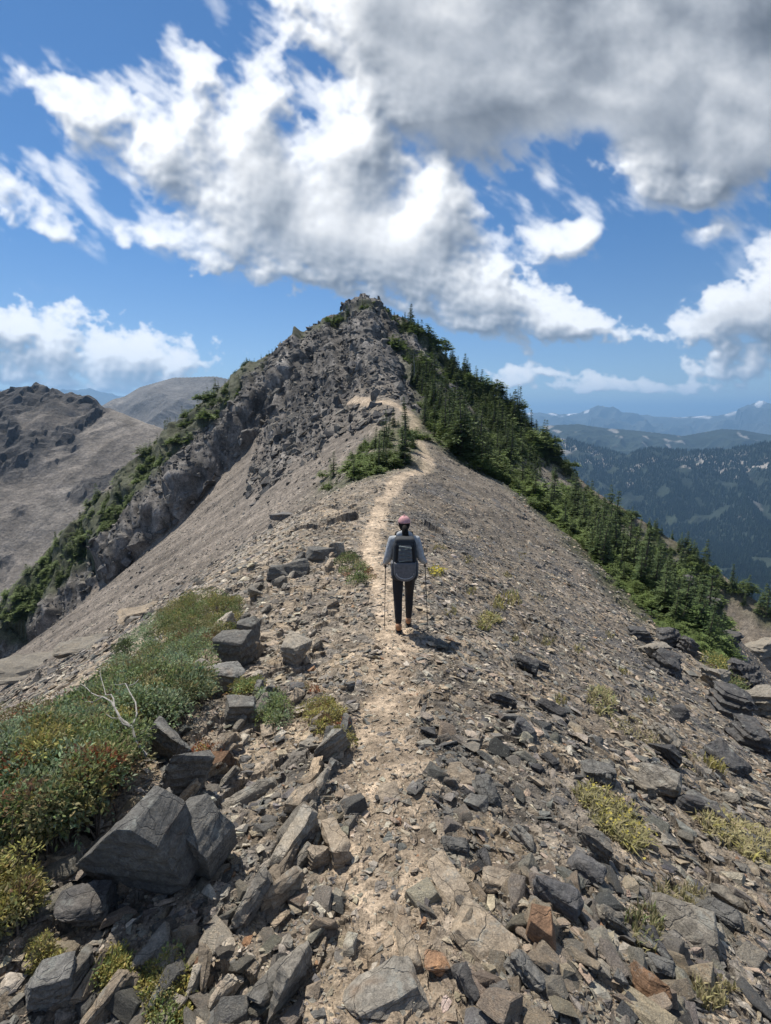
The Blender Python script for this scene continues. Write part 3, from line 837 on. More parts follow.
# stands of trees: outline on the land as seen from the trail, how many, heights, share of low cushions, what they are called
RIGHT_BAND = [(398, 322), (425, 338), (455, 368), (510, 408), (560, 458), (620, 520), (672, 582), (700, 640), (712, 664), (690, 648), (650, 612), (600, 566), (556, 522), (510, 488), (462, 462), (440, 440), (432, 415), (410, 380), (396, 345)]
STANDS = [
    ('right_upper', [p for p in RIGHT_BAND if p[1] < 470] + [(520, 470)], 620, (2.6, 5.4), .22, 'slim dark fir on the steep right shoulder under the summit', 'firs on the right shoulder of the peak'),
    ('right_lower', [(510, 392), (575, 448), (640, 508), (694, 562), (716, 610), (722, 664), (690, 648), (650, 612), (600, 566), (556, 522), (510, 488), (470, 466)], 620, (1.6, 3.7), .25, 'green fir in the dense band running down the right slope', 'firs in the band down the right slope'),
    ('right_crest', [(384, 306), (420, 322), (470, 368), (522, 414), (500, 414), (440, 362), (398, 336)], 90, (2.2, 4.6), .25, 'slender fir on the skyline crest just right of the summit', 'firs on the crest right of the summit'),
    ('right_cushions', [(440, 440), (470, 430), (560, 505), (640, 575), (716, 650), (716, 668), (690, 652), (640, 610), (560, 526), (505, 488)], 260, (1.0, 2.0), 1.0, 'green fir along the lower edge of the right band', 'firs along the lower edge of the right band'),
    ('knoll', [(320, 488), (342, 462), (372, 438), (396, 426), (410, 430), (418, 452), (408, 464), (380, 474), (352, 484), (330, 494)], 80, (1.2, 3.0), .35, 'small fir on the knoll left of the far trail bend', 'firs on the knoll by the trail'),
    ('trail_upper', [(420, 400), (450, 420), (470, 440), (500, 470), (480, 470), (440, 445), (424, 430)], 120, (1.8, 4.0), .3, 'fir just right of the trail where it climbs behind the knoll', 'firs right of the upper trail'),
    ('summit', [(330, 322), (345, 308), (366, 301), (392, 310), (398, 325), (372, 312), (345, 325)], 40, (1.0, 2.6), .3, 'tiny fir standing on the rocky summit', 'firs on the summit'),
    ('summit_left', [(236, 372), (262, 352), (300, 332), (338, 314), (340, 322), (310, 340), (270, 362), (262, 380)], 90, (1.2, 3.0), .5, 'dark fir along the skyline left of the summit', 'firs on the left skyline'),
    ('spur', [(2, 606), (60, 545), (100, 502), (140, 462), (172, 430), (205, 402), (240, 368), (258, 366), (250, 385), (225, 412), (190, 440), (176, 462), (150, 490), (112, 530), (66, 588), (2, 640)], 900, (1.4, 3.4), .5, 'green fir on the long spur falling left below the cliff', 'firs along the left spur'),
    ('far_spur', [(668, 538), (690, 546), (740, 582), (775, 606), (775, 628), (735, 606), (700, 575), (672, 550)], 40, (3.0, 6.5), .1, 'dark fir on the far spur beyond the right slope', 'firs on the far right spur'),
]
VEG_X0, VEG_Y0 = -140.0, 0.0
VEG_GRID = np.zeros((220, 300), np.float32)
def plant_trees():
    g = np.random.default_rng(401); rec = []
    for (nm, poly, n, (h0, h1), bush, label, group) in STANDS:
        P = np.array(poly, float); x0, y0 = P.min(0); x1, y1 = P.max(0)
        X = g.uniform(x0, x1, n * 30); Y = g.uniform(y0, y1, n * 30)
        ok = inside(poly, X, Y)
        cl = fbm2(X / 26, Y / 26, 3, 151)
        ok &= cl > -.30
        X, Y = X[ok][:n], Y[ok][:n]
        x, y, z = base_hits(X, Y)
        for i in range(len(x)):
            if np.isnan(x[i]) or math.hypot(x[i], y[i]) > 200: continue
            isb = g.random() < bush
            h = g.uniform(h0, h1) * g.choice([.6, .85, 1.0, 1.15, 1.5], p=[.22, .28, .25, .17, .08])
            rec.append((x[i], y[i], h, isb, g.random(), label, group, nm))
    # low juniper-like cover shows as green ground around them
    global VEG_SPOTS
    xs = np.array([q[0] for q in rec]); ys = np.array([q[1] for q in rec])
    ii = (xs - VEG_X0).astype(int); jj = (ys - VEG_Y0).astype(int)
    okk = (ii > 0) & (jj > 0) & (ii < 300) & (jj < 220)
    np.add.at(VEG_GRID, (jj[okk], ii[okk]), 1.0)
    VEG_GRID[:] = np.clip(blur(VEG_GRID, 1.2) * 3.0, 0, 1)
    VEG_SPOTS = [1]
    zz = land(xs, ys)
    dist = np.sqrt(xs ** 2 + ys ** 2 + zz ** 2)
    order = np.argsort([-(q[2] * (.5 if q[3] else 1)) / d for q, d in zip(rec, dist)])
    sets = [];  mass = []
    for k, i in enumerate(order):
        x, y, h, isb, u, label, group, nm = rec[i]
        rz = g.random() * 6.28
        if k >= 290:
            mass.append((i, rz)); continue
        if isb:
            crown, trunk = BUSHES[int(u * 3)]; s = h * .62; name = 'dwarf_fir'; lab = label.replace('slim dark fir', 'low bushy dwarf fir').replace('small fir', 'low bushy dwarf fir').replace('tiny fir', 'low bushy dwarf fir').replace('dark fir', 'low bushy dwarf fir').replace('green fir', 'low bushy dwarf fir').replace('fir just', 'low bushy dwarf fir just') ; grp = 'dwarf ' + group
        elif u > .975:
            crown, trunk = SNAGS[k % 2]; s = h / 3; name = 'dead_fir'; lab = label.replace('slim dark fir', 'bare grey dead fir').replace('small fir', 'bare grey dead fir').replace('tiny fir', 'bare grey dead fir').replace('dark fir', 'bare grey dead fir').replace('green fir', 'bare grey dead fir').replace('fir just', 'bare grey dead fir just'); grp = 'dead ' + group
        else:
            crown, trunk = FIRS[int(u * 7)]; s = h / 3; name = 'fir_tree'; lab = label; grp = group
        root = empty(name, (x, y, zz[i] - .12 * s), rz); wv = g.uniform(.85, 1.25)
        root.scale = (s * wv, s * wv, s)
        tag(root, lab, 'tree', grp)
        for me in (trunk, crown):
            link(me.name.split('.')[0], me, None, root)
    # past three hundred: the small far ones as one mass
    Sm = {}
    Vs, Fs, Cs, off = [], [], [], 0
    cache = {}
    def arr(me):
        if me.name not in cache:
            V = np.empty(len(me.vertices) * 3, np.float32); me.vertices.foreach_get('co', V)
            F = np.empty(len(me.loops), np.int32); me.loops.foreach_get('vertex_index', F)
            L = np.empty(len(me.polygons), np.int32); me.polygons.foreach_get('loop_total', L)
            q = L == 4; st = np.concatenate([[0], np.cumsum(L)[:-1]])[q]
            c = np.empty(len(me.vertices) * 4, np.float32); me.color_attributes['albedo'].data.foreach_get('color', c)
            cache[me.name] = (V.reshape(-1, 3), F[st[:, None] + np.arange(4)], c.reshape(-1, 4)[:, :3])
        return cache[me.name]
    for i, rz in mass:
        x, y, h, isb, u, label, group, nm = rec[i]
        crown, trunk = BUSHES[int(u * 3)] if isb else FIRS[int(u * 7)]
        s = h * .62 if isb else h / 3
        V, F, c = arr(crown)
        cz, sz = math.cos(rz), math.sin(rz)
        Q = V @ np.array([[cz, sz, 0], [-sz, cz, 0], [0, 0, 1]]) * s + [x, y, zz[i] - .12 * s]
        Vs.append(Q); Fs.append(F + off); Cs.append(c * g.uniform(.75, 1.25)); off += len(V)
    if Vs:
        me = mesh_np('fir_thicket', np.concatenate(Vs), np.concatenate(Fs), False, np.concatenate(Cs))
        tag(link('fir_thicket', me, M_NEEDLE), kind='stuff')
    print('trees', len(rec), 'mass', len(mass), 'crown faces', [len(c[0].polygons) for c in FIRS + BUSHES])
plant_trees()

def far_forest():
    """the wood on the far ranges, too many and too far to count: pointed crowns standing on the slopes"""
    g = np.random.default_rng(431); n = 110000
    r = np.exp(g.uniform(math.log(1700), math.log(4600), n)); az = np.radians(g.uniform(6, 46, n))
    x = np.sin(az) * r; y = np.cos(az) * r
    z = far_base(x.copy(), y.copy())
    keep = (fbm2(x / 160, y / 160, 4, 161) > -.2)
    x, y, z, r = x[keep], y[keep], z[keep], r[keep]; n = len(x)
    h = g.uniform(12, 26, n) * (r / 3000) ** .3; w_ = h * g.uniform(.16, .26, n)
    a0 = g.random(n) * 6.28
    V = np.zeros((n, 5, 3), np.float32)
    for k in range(4):
        V[:, k, 0] = x + w_ * np.cos(a0 + k * 1.571); V[:, k, 1] = y + w_ * np.sin(a0 + k * 1.571); V[:, k, 2] = z - 2
    V[:, 4] = np.stack([x, y, z + h], 1)
    F = (np.array([[0, 1, 4], [1, 2, 4], [2, 3, 4], [3, 0, 4]])[None] + (np.arange(n) * 5)[:, None, None]).reshape(-1, 3)
    col = np.repeat(np.array([[.020, .032, .018]]) * g.uniform(.6, 1.5, (n, 1)), 5, 0)
    tag(link('far_forest', mesh_np('far_forest', V.reshape(-1, 3), F, False, col), M_FAR), kind='stuff')
far_forest()
# ------------------------------------------------------------------ stones
def land_hit(px, py, t0=.6, t1=120.0):
    d = ray(px, py)
    t = np.exp(np.linspace(math.log(t0), math.log(t1), 1500))
    b = d[2] * t < near_base(d[0] * t, d[1] * t) + .45
    k = int(np.argmax(b)) if b.any() else len(t) - 1
    t = np.linspace(t[max(k - 1, 0)], t[min(k + 330, len(t) - 1)], 2500)
    b = d[2] * t < land(d[0] * t, d[1] * t)
    k = int(np.argmax(b)) if b.any() else len(t) - 1
    return np.array([d[0] * t[k], d[1] * t[k], d[2] * t[k]])

def hull_mesh(rng, dims, n=13, chop=.55):
    """an angular stone: the hull of points pushed towards the corners of a box, so it breaks along flat faces"""
    bm = bmesh.new()
    for i in range(n):
        p = rng.uniform(-1, 1, 3)
        q = np.sign(p) * np.abs(p) ** chop * (1 - .12 * rng.random(3))
        q[2] *= .8 + .2 * rng.random()
        q[:2] *= 1 - .16 * q[2]
        bm.verts.new((q[0] * dims[0] * .5, q[1] * dims[1] * .5, q[2] * dims[2] * .5))
    r = bmesh.ops.convex_hull(bm, input=bm.verts)
    bmesh.ops.delete(bm, geom=[v for v in bm.verts if not v.link_faces], context='VERTS')
    bmesh.ops.triangulate(bm, faces=bm.faces)
    return bm

def bm_np(bm):
    bm.verts.ensure_lookup_table(); bm.verts.index_update()
    V = np.array([v.co[:] for v in bm.verts], np.float32); F = np.array([[v.index for v in f.verts] for f in bm.faces], np.int32)
    return V, F

def weathered(bm, seed, size, cuts=2, amp=.02, strata=.0, bev=.04):
    """bevel the breaks, then roughen: chips, bedding steps"""
    bmesh.ops.dissolve_limit(bm, angle_limit=R(9), verts=bm.verts, edges=bm.edges)
    if bev > 0:
        bmesh.ops.bevel(bm, geom=bm.edges[:], offset=bev * size, segments=1, affect='EDGES', clamp_overlap=True)
    bmesh.ops.triangulate(bm, faces=bm.faces)
    for _ in range(cuts):
        long_e = [e for e in bm.edges if e.calc_length() > size * .11]
        if long_e: bmesh.ops.subdivide_edges(bm, edges=long_e, cuts=1, use_grid_fill=False)
        bmesh.ops.triangulate(bm, faces=bm.faces)
    bm.normal_update()
    P = np.array([v.co[:] for v in bm.verts]); N = np.array([v.normal[:] for v in bm.verts])
    q = P / size * 2.2
    d = n3(q[:, 0] + seed * 3.1, q[:, 1], q[:, 2] * 1.6, seed) * .6 + n3(q[:, 0] * 2.7, q[:, 1] * 2.7 + seed, q[:, 2] * 4, seed + 1) * .35 + n3(q[:, 0] * 7, q[:, 1] * 7, q[:, 2] * 9, seed + 2) * .18
    if strata: d = d + strata * (np.floor(q[:, 2] * 5 + .8 * n3(q[:, 0], q[:, 1], q[:, 2], seed + 5)) % 2 - .5) * (1 - np.abs(N[:, 2]))
    P = P + N * (d * amp * size)[:, None]
    for v, p in zip(bm.verts, P): v.co = p
    return bm

_rng = np.random.default_rng(21)
SHARDS = []
for i in range(36):
    f = [(1, .62, .2), (1, .7, .32), (1, .45, .25), (1, .8, .55), (1, .35, .16), (1, .55, .12)][i % 6]
    bm = hull_mesh(_rng, f, 10); SHARDS.append(bm_np(bm)); bm.free()
STONE_MESHES = []
for i in range(18):
    f = [(1, .62, .26), (1, .75, .42), (1, .5, .3), (1, .8, .6), (1, .62, .2), (1, .55, .45)][i % 6]
    bm = hull_mesh(_rng, f, 16, .4); weathered(bm, i + 40, 1.0, 2, .028, .35, .03)
    me = bpy.data.meshes.new('stone'); bm.to_mesh(me); bm.free(); me.materials.append(M_STONE)
    STONE_MESHES.append(me)

PAL = {'grey': C(.260, .236, .198), 'blue_grey': C(.165, .160, .148), 'tan': C(.365, .300, .225), 'pale': C(.46, .41, .335), 'dark': C(.092, .090, .090), 'rust': C(.27, .165, .100)}
PK = list(PAL)
ZONES = ['trail', 'ledge', 'lip', 'slope', 'lower_slope', 'scree']
ZW = np.array([[.25, .08, .40, .22, .03, .01], [.38, .12, .28, .18, .04, .008], [.25, .05, .35, .32, .02, .01], [.40, .15, .22, .12, .11, .008], [.36, .10, .26, .10, .16, .02], [.36, .14, .20, .18, .12, .0]])

def keep_clear(x, y):
    """no loose stones inside the shrub mats"""
    px, py, dep = project(x, y, near_base(x, y))
    m = np.zeros(x.shape, bool)
    for P in (MAT_TOP, MAT_MID, MAT_LOW, MAT_EDGE): m |= inside(P, px, py)
    return m

def scatter(N, seed, lo, hi, smin_px, cap):
    g = np.random.default_rng(seed)
    r = np.exp(g.uniform(math.log(lo), math.log(hi), N)); az = np.radians(g.uniform(-52, 52, N))
    x = np.sin(az) * r; y = np.cos(az) * r
    z = near_base(x, y); dist = np.sqrt(x * x + y * y + z * z)
    xc, zc = crest(y); d = x - xc
    tm = trail_mask(x, y)
    zone = np.where(tm > .45, 0, np.where(d > 9, 4, np.where(d > 0, 3, np.where(d < -5.5, 5, np.where(d < -3.2, 2, 1)))))
    u = g.random(N)
    s = smin_px * dist / FPX * u ** -.62
    clump = fbm2(x * 1.3, y * 1.3, 3, 131) + .5 * fbm2(x * .3, y * .3, 3, 132)
    capz = np.array([.105, .19, .30, .21, .36, .30])[zone] * np.interp(dist, [1.5, 4, 12], [.62, .85, 1.25]) * cap * (1 + .6 * np.clip(clump, -.5, .8))
    s = np.minimum(s, capz * g.uniform(.6, 1, N))
    keep = g.random(N) < np.array([.46, 1, 1, 1, .9, .8])[zone] * np.clip(.75 + clump, .25, 1)
    keep &= (s > .5 * smin_px * dist / FPX) & ~keep_clear(x, y) & (y > .25)
    x, y, s, zone, dist = x[keep], y[keep], s[keep], zone[keep], dist[keep]
    n = len(x)
    cum = np.cumsum(ZW[zone], 1); pick = (g.random(n)[:, None] > cum / cum[:, -1:]).sum(1)
    # chips of dark blue slate lie together in patches
    patch = fbm2(x * 1.1, y * .8, 3, 141)
    pick = np.where((patch > .22) & (g.random(n) < .6) & (zone != 0), 1, pick)
    pick = np.where((patch < -.25) & (g.random(n) < .5), 2, pick)
    col = np.array([PAL[k] for k in PK])[pick] * (1 + g.normal(0, .16, n))[:, None].clip(.6, 1.5) * (1 + g.normal(0, .022, (n, 3)))
    z = land(x, y); nrm = land_normal(x, y, .2)
    yaw = g.uniform(0, 2 * math.pi, n); tilt = g.normal(0, .28, (n, 2))
    up = nrm + np.stack([tilt[:, 0], tilt[:, 1], 0 * yaw], 1) * (s[:, None] < .2) + .5 * np.stack([tilt[:, 0], tilt[:, 1], 0 * yaw], 1) * (s[:, None] >= .2)
    up /= np.linalg.norm(up, axis=1)[:, None]
    f = np.stack([np.cos(yaw), np.sin(yaw), 0 * yaw], 1); f -= up * (f * up).sum(1)[:, None]; f /= np.linalg.norm(f, axis=1)[:, None]
    l = np.cross(up, f)
    return dict(x=x, y=y, z=z, s=s, zone=zone, dist=dist, pick=pick, col=col, M=np.stack([f, l, up], -1), px=s * FPX / dist)

ZT = {'trail': 'lying on the trodden dirt of the trail', 'ledge': 'among the broken ledges between the shrubs and the trail', 'lip': 'on the pale stony lip above the smooth scree bowl',
      'slope': 'on the stony slope just right of the trail', 'lower_slope': 'far down the rubble slope toward the dark crags', 'scree': 'out on the smooth scree slope under the cliff'}
CT = {'grey': 'grey', 'blue_grey': 'blue-grey', 'tan': 'tan', 'pale': 'pale', 'dark': 'nearly black', 'rust': 'rusty brown'}

def lay_stones():
    g = np.random.default_rng(77)
    A = scatter(NSHARDS, 31, .85, 115, 2.0, 1.0)
    sx, sy, dep = project(A['x'], A['y'], A['z'])
    seen = (sx > -5) & (sx < 776) & (sy < 1028) & (sy > 300)
    order = np.argsort(-np.where(seen, A['px'], 0))
    big = order[:270]; rest = np.ones(len(sx), bool); rest[big] = False
    for k, i in enumerate(big):
        me = STONE_MESHES[k % len(STONE_MESHES)]
        o = bpy.data.objects.new('stone', me); COL.objects.link(o)
        zn, cn = ZONES[A['zone'][i]], PK[A['pick'][i]]
        rot = Matrix(A['M'][i].tolist()).to_4x4(); s = float(A['s'][i])
        th = 1.0
        o.matrix_world = Matrix.Translation((float(A['x'][i]), float(A['y'][i]), float(A['z'][i]) + .04 * s)) @ rot @ Matrix.Diagonal((s, s * g.uniform(.8, 1.15), s * g.uniform(.7, 1.2), 1))
        o.color = (*[float(v) for v in A['col'][i]], 1)
        tag(o, f'loose {CT[cn]} stone {ZT[zn]}', 'stone', f'loose {CT[cn]} stones {ZT[zn]}')
    # everything smaller is rubble
    idx = np.where(rest)[0]
    Vs, Fs, Cs = [], [], []; off = 0
    proto = g.integers(0, len(SHARDS), len(idx))
    for k in range(len(SHARDS)):
        ii = idx[proto == k]
        V, F = SHARDS[k]
        sc = A['s'][ii][:, None] * np.stack([np.ones(len(ii)), g.uniform(.75, 1.3, len(ii)), g.uniform(.6, 1.3, len(ii))], 1)
        P = np.einsum('nij,nvj->nvi', A['M'][ii], V[None] * sc[:, None])
        P += np.stack([A['x'][ii], A['y'][ii], A['z'][ii] + .05 * A['s'][ii]], 1)[:, None]
        nv = len(V)
        Vs.append(P.reshape(-1, 3)); Fs.append((F[None] + (np.arange(len(ii)) * nv)[:, None, None] + off).reshape(-1, 3)); off += nv * len(ii)
        Cs.append(np.repeat(A['col'][ii], nv, 0))
    me = mesh_np('slate_rubble', np.concatenate(Vs), np.concatenate(Fs), False, np.concatenate(Cs))
    o = link('slate_rubble', me, M_SHARDS); tag(o, kind='stuff')
    print('stones', len(big), 'rubble', len(idx))

# the rocks one can point at: where the foot stands in the photo, how wide and tall it reads, how it lies
def rock(name, label, px, py, wpx, h_ratio, d_ratio, yaw, tilt=(0, 0), color='grey', seed=1, sink=.3, n=20, chop=.5, strata=.8, amp=.032, shade=1.0, group=None, cat='rock', size=1.0):
    P = land_hit(px, py)
    dist = float(np.linalg.norm(P)); W = wpx * size * .68 * dist / FPX
    g = np.random.default_rng(seed * 13 + 5)
    bm = hull_mesh(g, (W, W * d_ratio, W * h_ratio), max(n + 5, 14), chop)
    weathered(bm, seed, W, 4 if wpx > 38 else 3, amp * 1.5, strata, .012)
    me = bpy.data.meshes.new(name); bm.to_mesh(me); bm.free(); me.materials.append(M_STONE)
    o = bpy.data.objects.new(name, me); COL.objects.link(o)
    H = W * h_ratio
    o.location = (P[0], P[1] + .25 * W * d_ratio, P[2] + H * (.5 - sink)); o.rotation_euler = (R(tilt[0]), R(tilt[1]), R(yaw))
    c = PAL[color] * shade; o.color = (float(c[0]), float(c[1]), float(c[2]), 1)
    tag(o, label, cat, group, 'thing')
    return o

def slab_face(name, label, face, foot, thick, lean, yaw, color, seed, shade=1.0):
    """an upright slab: its broken face turned to the trail, real thickness behind, leaning over its foot"""
    P = land_hit(*foot); k = float(np.linalg.norm(P)) / FPX
    bm = bmesh.new(); fr, bk = [], []
    for (px, py) in face:
        X, Z = (px - foot[0]) * k, (foot[1] - py) * k * 1.22
        fr.append(bm.verts.new((X, 0, Z))); bk.append(bm.verts.new((X * .93 + .02, thick * (1 + .25 * math.sin(px)), Z * .94 - .01)))
    n = len(face)
    bm.faces.new(fr); bm.faces.new(bk[::-1])
    for i in range(n): bm.faces.new((fr[(i + 1) % n], fr[i], bk[i], bk[(i + 1) % n]))
    bmesh.ops.recalc_face_normals(bm, faces=bm.faces); bmesh.ops.triangulate(bm, faces=bm.faces)
    W = max(p[0] for p in face) - min(p[0] for p in face)
    weathered(bm, seed, W * k, 4, .03, .5, .008)
    me = bpy.data.meshes.new(name); bm.to_mesh(me); bm.free(); me.materials.append(M_STONE)
    o = bpy.data.objects.new(name, me); COL.objects.link(o)
    o.location = (P[0], P[1] + .03, P[2] - .04); o.rotation_euler = (R(lean), 0, R(yaw))
    c = PAL[color] * shade; o.color = (float(c[0]), float(c[1]), float(c[2]), 1)
    tag(o, label, 'rock', None, 'thing')
    return o

def lay_rocks():
    r = rock
    # ---- left side
    slab_face('flat_rock', 'big dark slab with a sheer shaded face under the front of the shrubs', [(92, 872), (110, 854), (128, 838), (146, 824), (158, 822), (172, 834), (180, 878), (150, 896), (118, 908), (98, 900)], (140, 895), .16, 17, -10, 'blue_grey', 1, .9)
    slab_face('flat_rock', 'thick grey block leaning against the right end of the big shaded slab', [(176, 832), (190, 830), (204, 838), (214, 850), (210, 872), (190, 884), (182, 880)], (196, 882), .15, 14, -20, 'blue_grey', 2, .95)
    r('rock_fin', 'narrow pale pointed fin rising behind the big shaded slab', 163, 835, 40, 1.9, .6, 35, (6, -10), 'grey', 3, .25, 14, .4, .9, .03, 1.25)
    r('rock', 'dark broken rock lying in the shadow left of the big slab', 78, 925, 62, .55, .7, 10, (10, 5), 'dark', 4, .2, shade=1.2)
    r('rock', 'tall wedge of blue-grey rock at the bottom corner below the yellow bush', 48, 1010, 44, 1.25, .7, 20, (4, 12), 'blue_grey', 5, .2, 11, .42, shade=1.35)
    r('rock', 'three-sided grey rock between the two moss cushions', 150, 962, 46, .6, .8, 25, (8, 0), 'grey', 6, .2, 9, .42)
    r('rock_fin', 'upright grey slab with a rust-stained side standing near the bottom edge', 294, 995, 62, 1.05, .34, 68, (0, 14), 'grey', 7, .22, 12, .35, .6, .02, 1.15)
    r('rock_fin', 'long pale fin of rock leaning along the left of the trail', 296, 848, 96, .55, .26, 66, (0, -10), 'grey', 8, .42, 12, .4, .9, .025, 1.3)
    r('rock_fin', 'tan fluted fin of rock right beside the trail edge, rusty at its foot', 334, 850, 88, .5, .32, 112, (0, 12), 'tan', 9, .42, 12, .4, .9, .025)
    r('rock', 'small square grey block under the tan fluted fin', 318, 868, 30, .9, .9, 40, (0, 0), 'tan', 10, .15, 9, .42)
    r('flat_rock', 'long grey plate tilted beside the fins, pointing at the trail', 250, 800, 78, .2, .3, 52, (14, 6), 'grey', 11, .15, 10, .4)
    r('rock', 'lichen-grey boulder at the head of the long pale fin', 312, 752, 40, .7, .7, 10, (0, 0), 'grey', 12, .42, 16, .6, .5, .04, 1.15)
    r('rock', 'brown block wedged at the foot of the shrub bank', 212, 772, 44, .7, .7, -20, (10, 5), 'rust', 13, .2, 10, .42, shade=.55, size=1.0)
    r('flat_rock', 'dark plate standing on edge beside the brown block', 188, 790, 40, 1.25, .35, 30, (0, 15), 'blue_grey', 14, .2, 10, .42, size=1.45)
    r('flat_rock', 'first of the dark upright slabs breaking out of the shrub bank', 165, 760, 46, 1.0, .4, -24, (8, 12), 'blue_grey', 15, .2, 10, .42, size=1.45)
    r('rock', 'blue-grey cube at the middle of the shrub bank edge', 240, 722, 34, .8, .8, 8, (8, 0), 'blue_grey', 16, .2, 9, .42, size=1.45)
    r('rock', 'pale-topped cube just under the upper shrub tip', 226, 692, 36, .85, .8, 24, (4, 6), 'blue_grey', 17, .2, 9, .42, shade=1.4, size=1.45)
    r('rock', 'tilted pale block left of the two cubes, half in leaves', 204, 690, 34, .9, .6, -35, (10, 18), 'grey', 18, .2, 9, .42, shade=1.2, size=1.45)
    r('rock', 'wide dark block with a flat face at the top of the shrub bank', 232, 668, 40, 1.05, .7, -8, (6, 0), 'blue_grey', 19, .15, 10, .42, shade=.85, size=1.45)
    r('rock', 'taller dark block right behind the wide flat-faced block', 246, 650, 30, 1.4, .8, 10, (3, 3), 'blue_grey', 20, .15, 10, .42, shade=.8, size=1.45)
    r('rock', 'split grey boulder alone on the gravel left of the trail', 294, 664, 34, .9, .8, -30, (8, 5), 'grey', 21, .15, 11, .42, shade=1.1, size=1.45)
    r('rock', 'flat tan stone beside the split grey boulder', 268, 640, 26, .4, .9, 10, (0, 0), 'tan', 22, .2, 10, .4)
    r('rock', 'small dark pyramid of rock between the split boulder and the trail', 297, 690, 22, .6, .8, 10, (0, 0), 'dark', 23, .35, 12, .6, shade=1.4)
    r('rock_fin', 'thin dark fin at the left edge of the trail below the hiker', 349, 690, 24, .7, .5, 60, (0, 10), 'blue_grey', 24, .35, 12, .5)
    r('rock', 'pale heart-shaped stone just left of the trail', 352, 714, 24, .7, .5, 0, (20, 0), 'pale', 25, .15, 10, .5)
    r('flat_rock', 'long dark ledge block below the knoll left of the hiker', 322, 560, 36, .5, .6, 6, (4, 0), 'blue_grey', 26, .15, 10, .42, shade=.8, size=1.45)
    r('rock', 'grey end block joined to the long dark ledge', 338, 556, 15, 1.4, .8, 20, (0, 0), 'grey', 27, .2, 10, .42, shade=1.1, size=1.45)
    r('rock', 'dark block with a lit top in the ledge cluster', 297, 578, 26, .8, .8, -18, (6, 0), 'blue_grey', 28, .15, 9, .42, shade=.8, size=1.45)
    r('rock', 'low dark block at the left of the ledge cluster', 278, 577, 24, .7, .7, 12, (0, 0), 'blue_grey', 29, .2, 9, .42, shade=.85, size=1.45)
    r('rock', 'leaning grey slab pair below the ledge cluster', 254, 600, 28, .85, .5, -30, (10, 14), 'grey', 30, .2, 9, .42)
    r('flat_rock', 'thin dark plate lying under the ledge cluster toward the trail', 336, 600, 26, .22, .4, -30, (0, 10), 'blue_grey', 31, .2, 9, .42)
    r('flat_rock', 'longest pale ledge plank at the left edge above the scree', 30, 672, 130, .16, .5, 24, (4, 0), 'grey', 32, .45, 26, .75, 1.2, .06, .75)
    r('flat_rock', 'shorter pale ledge plank just up from the longest one', 85, 650, 84, .18, .6, 26, (4, 0), 'grey', 33, .45, 26, .75, 1.2, .06, .8)
    r('flat_rock', 'cracked tan ledge stone where the lip meets the shrub top', 140, 615, 70, .2, .7, 20, (2, 0), 'tan', 34, .45, 26, .75, 1.2, .06, .8)
    r('flat_rock', 'brown ledge above the scree, left of the knoll trees', 282, 520, 44, .3, .5, 24, (0, 0), 'dark', 35, .2, 12, .4, shade=1.6)
    # ---- on and right of the trail
    r('flat_rock', 'flat tan bedrock plate set in the middle of the trail', 388, 800, 36, .18, 1.1, 10, (4, 0), 'tan', 36, .35, 11, .4, .2)
    r('flat_rock', 'broad flat pinkish slab at the right edge of the trail', 464, 785, 50, .3, .8, -14, (6, 4), 'tan', 37, .2, 11, .42, .5, shade=.85)
    r('flat_rock', 'dark grey slab tucked under the broad pinkish one', 475, 808, 34, .4, .7, -20, (6, 4), 'blue_grey', 38, .15, 10, .42)
    r('flat_rock', 'long tan flagstone running down the right of the trail', 448, 890, 78, .14, .5, -58, (3, 5), 'tan', 39, .3, 12, .35, .2, shade=1.05)
    r('flat_rock', 'large cracked tan flagstone below the long one', 490, 955, 82, .2, .62, -44, (3, 8), 'tan', 40, .25, 12, .35, .3, shade=.95)
    r('rock', 'orange-faced block standing beside the cracked flagstone', 545, 945, 40, .9, .85, -28, (4, 0), 'rust', 41, .12, 9, .42, .3, .014)
    r('rock', 'small rock with an orange top and black underside at the trail end', 437, 975, 32, .6, .7, 0, (0, 0), 'rust', 42, .2, 11, .4, shade=1.15)
    r('flat_rock', 'wide grey bedrock hump in the trail at the bottom edge', 385, 1015, 88, .3, .7, 20, (6, -6), 'grey', 43, .4, 14, .45, .7, .03, 1.2)
    r('rock_fin', 'ledge of tan rock with a shadowed right edge above the bedrock hump', 404, 950, 70, .35, .4, -70, (0, 10), 'tan', 44, .3, 12, .4, .6, shade=.9)
    r('flat_rock', 'large flat dark boulder overhanging its shadow on the right slope', 688, 940, 72, .34, .6, -24, (4, 8), 'grey', 45, .02, 12, .42, .5, .02, .9)
    r('rock', 'reddish-brown rock near the bottom edge right of the tan flagstone', 652, 1000, 42, .7, .8, -10, (0, 0), 'rust', 46, .2, 11, .4, shade=.75)
    r('rock', 'dark jagged rock above the orange-faced block', 560, 905, 56, .6, .5, -40, (5, 8), 'dark', 47, .2, 12, .4, .7, .03, 1.5)
    r('rock', 'tan-topped stone left of the orange-faced block', 498, 888, 38, .4, .7, -10, (0, 0), 'tan', 48, .2, 11, .35)
    r('rock', 'dark ragged rock at mid-slope above the yellow-flowered bush', 526, 738, 32, .9, .7, -30, (0, 8), 'dark', 49, .2, 12, .45, .8, .04, 1.4)
    r('rock', 'dark fractured rock in front of the yellow-flowered bush', 590, 880, 46, .5, .6, -40, (0, 8), 'dark', 50, .2, 12, .4, .8, .03, 1.4)
    r('rock', 'grey outcrop with a black hollow right of the yellow-flowered bush', 662, 795, 48, .75, .7, -30, (0, 8), 'grey', 51, .2, 14, .45, .8, .04)
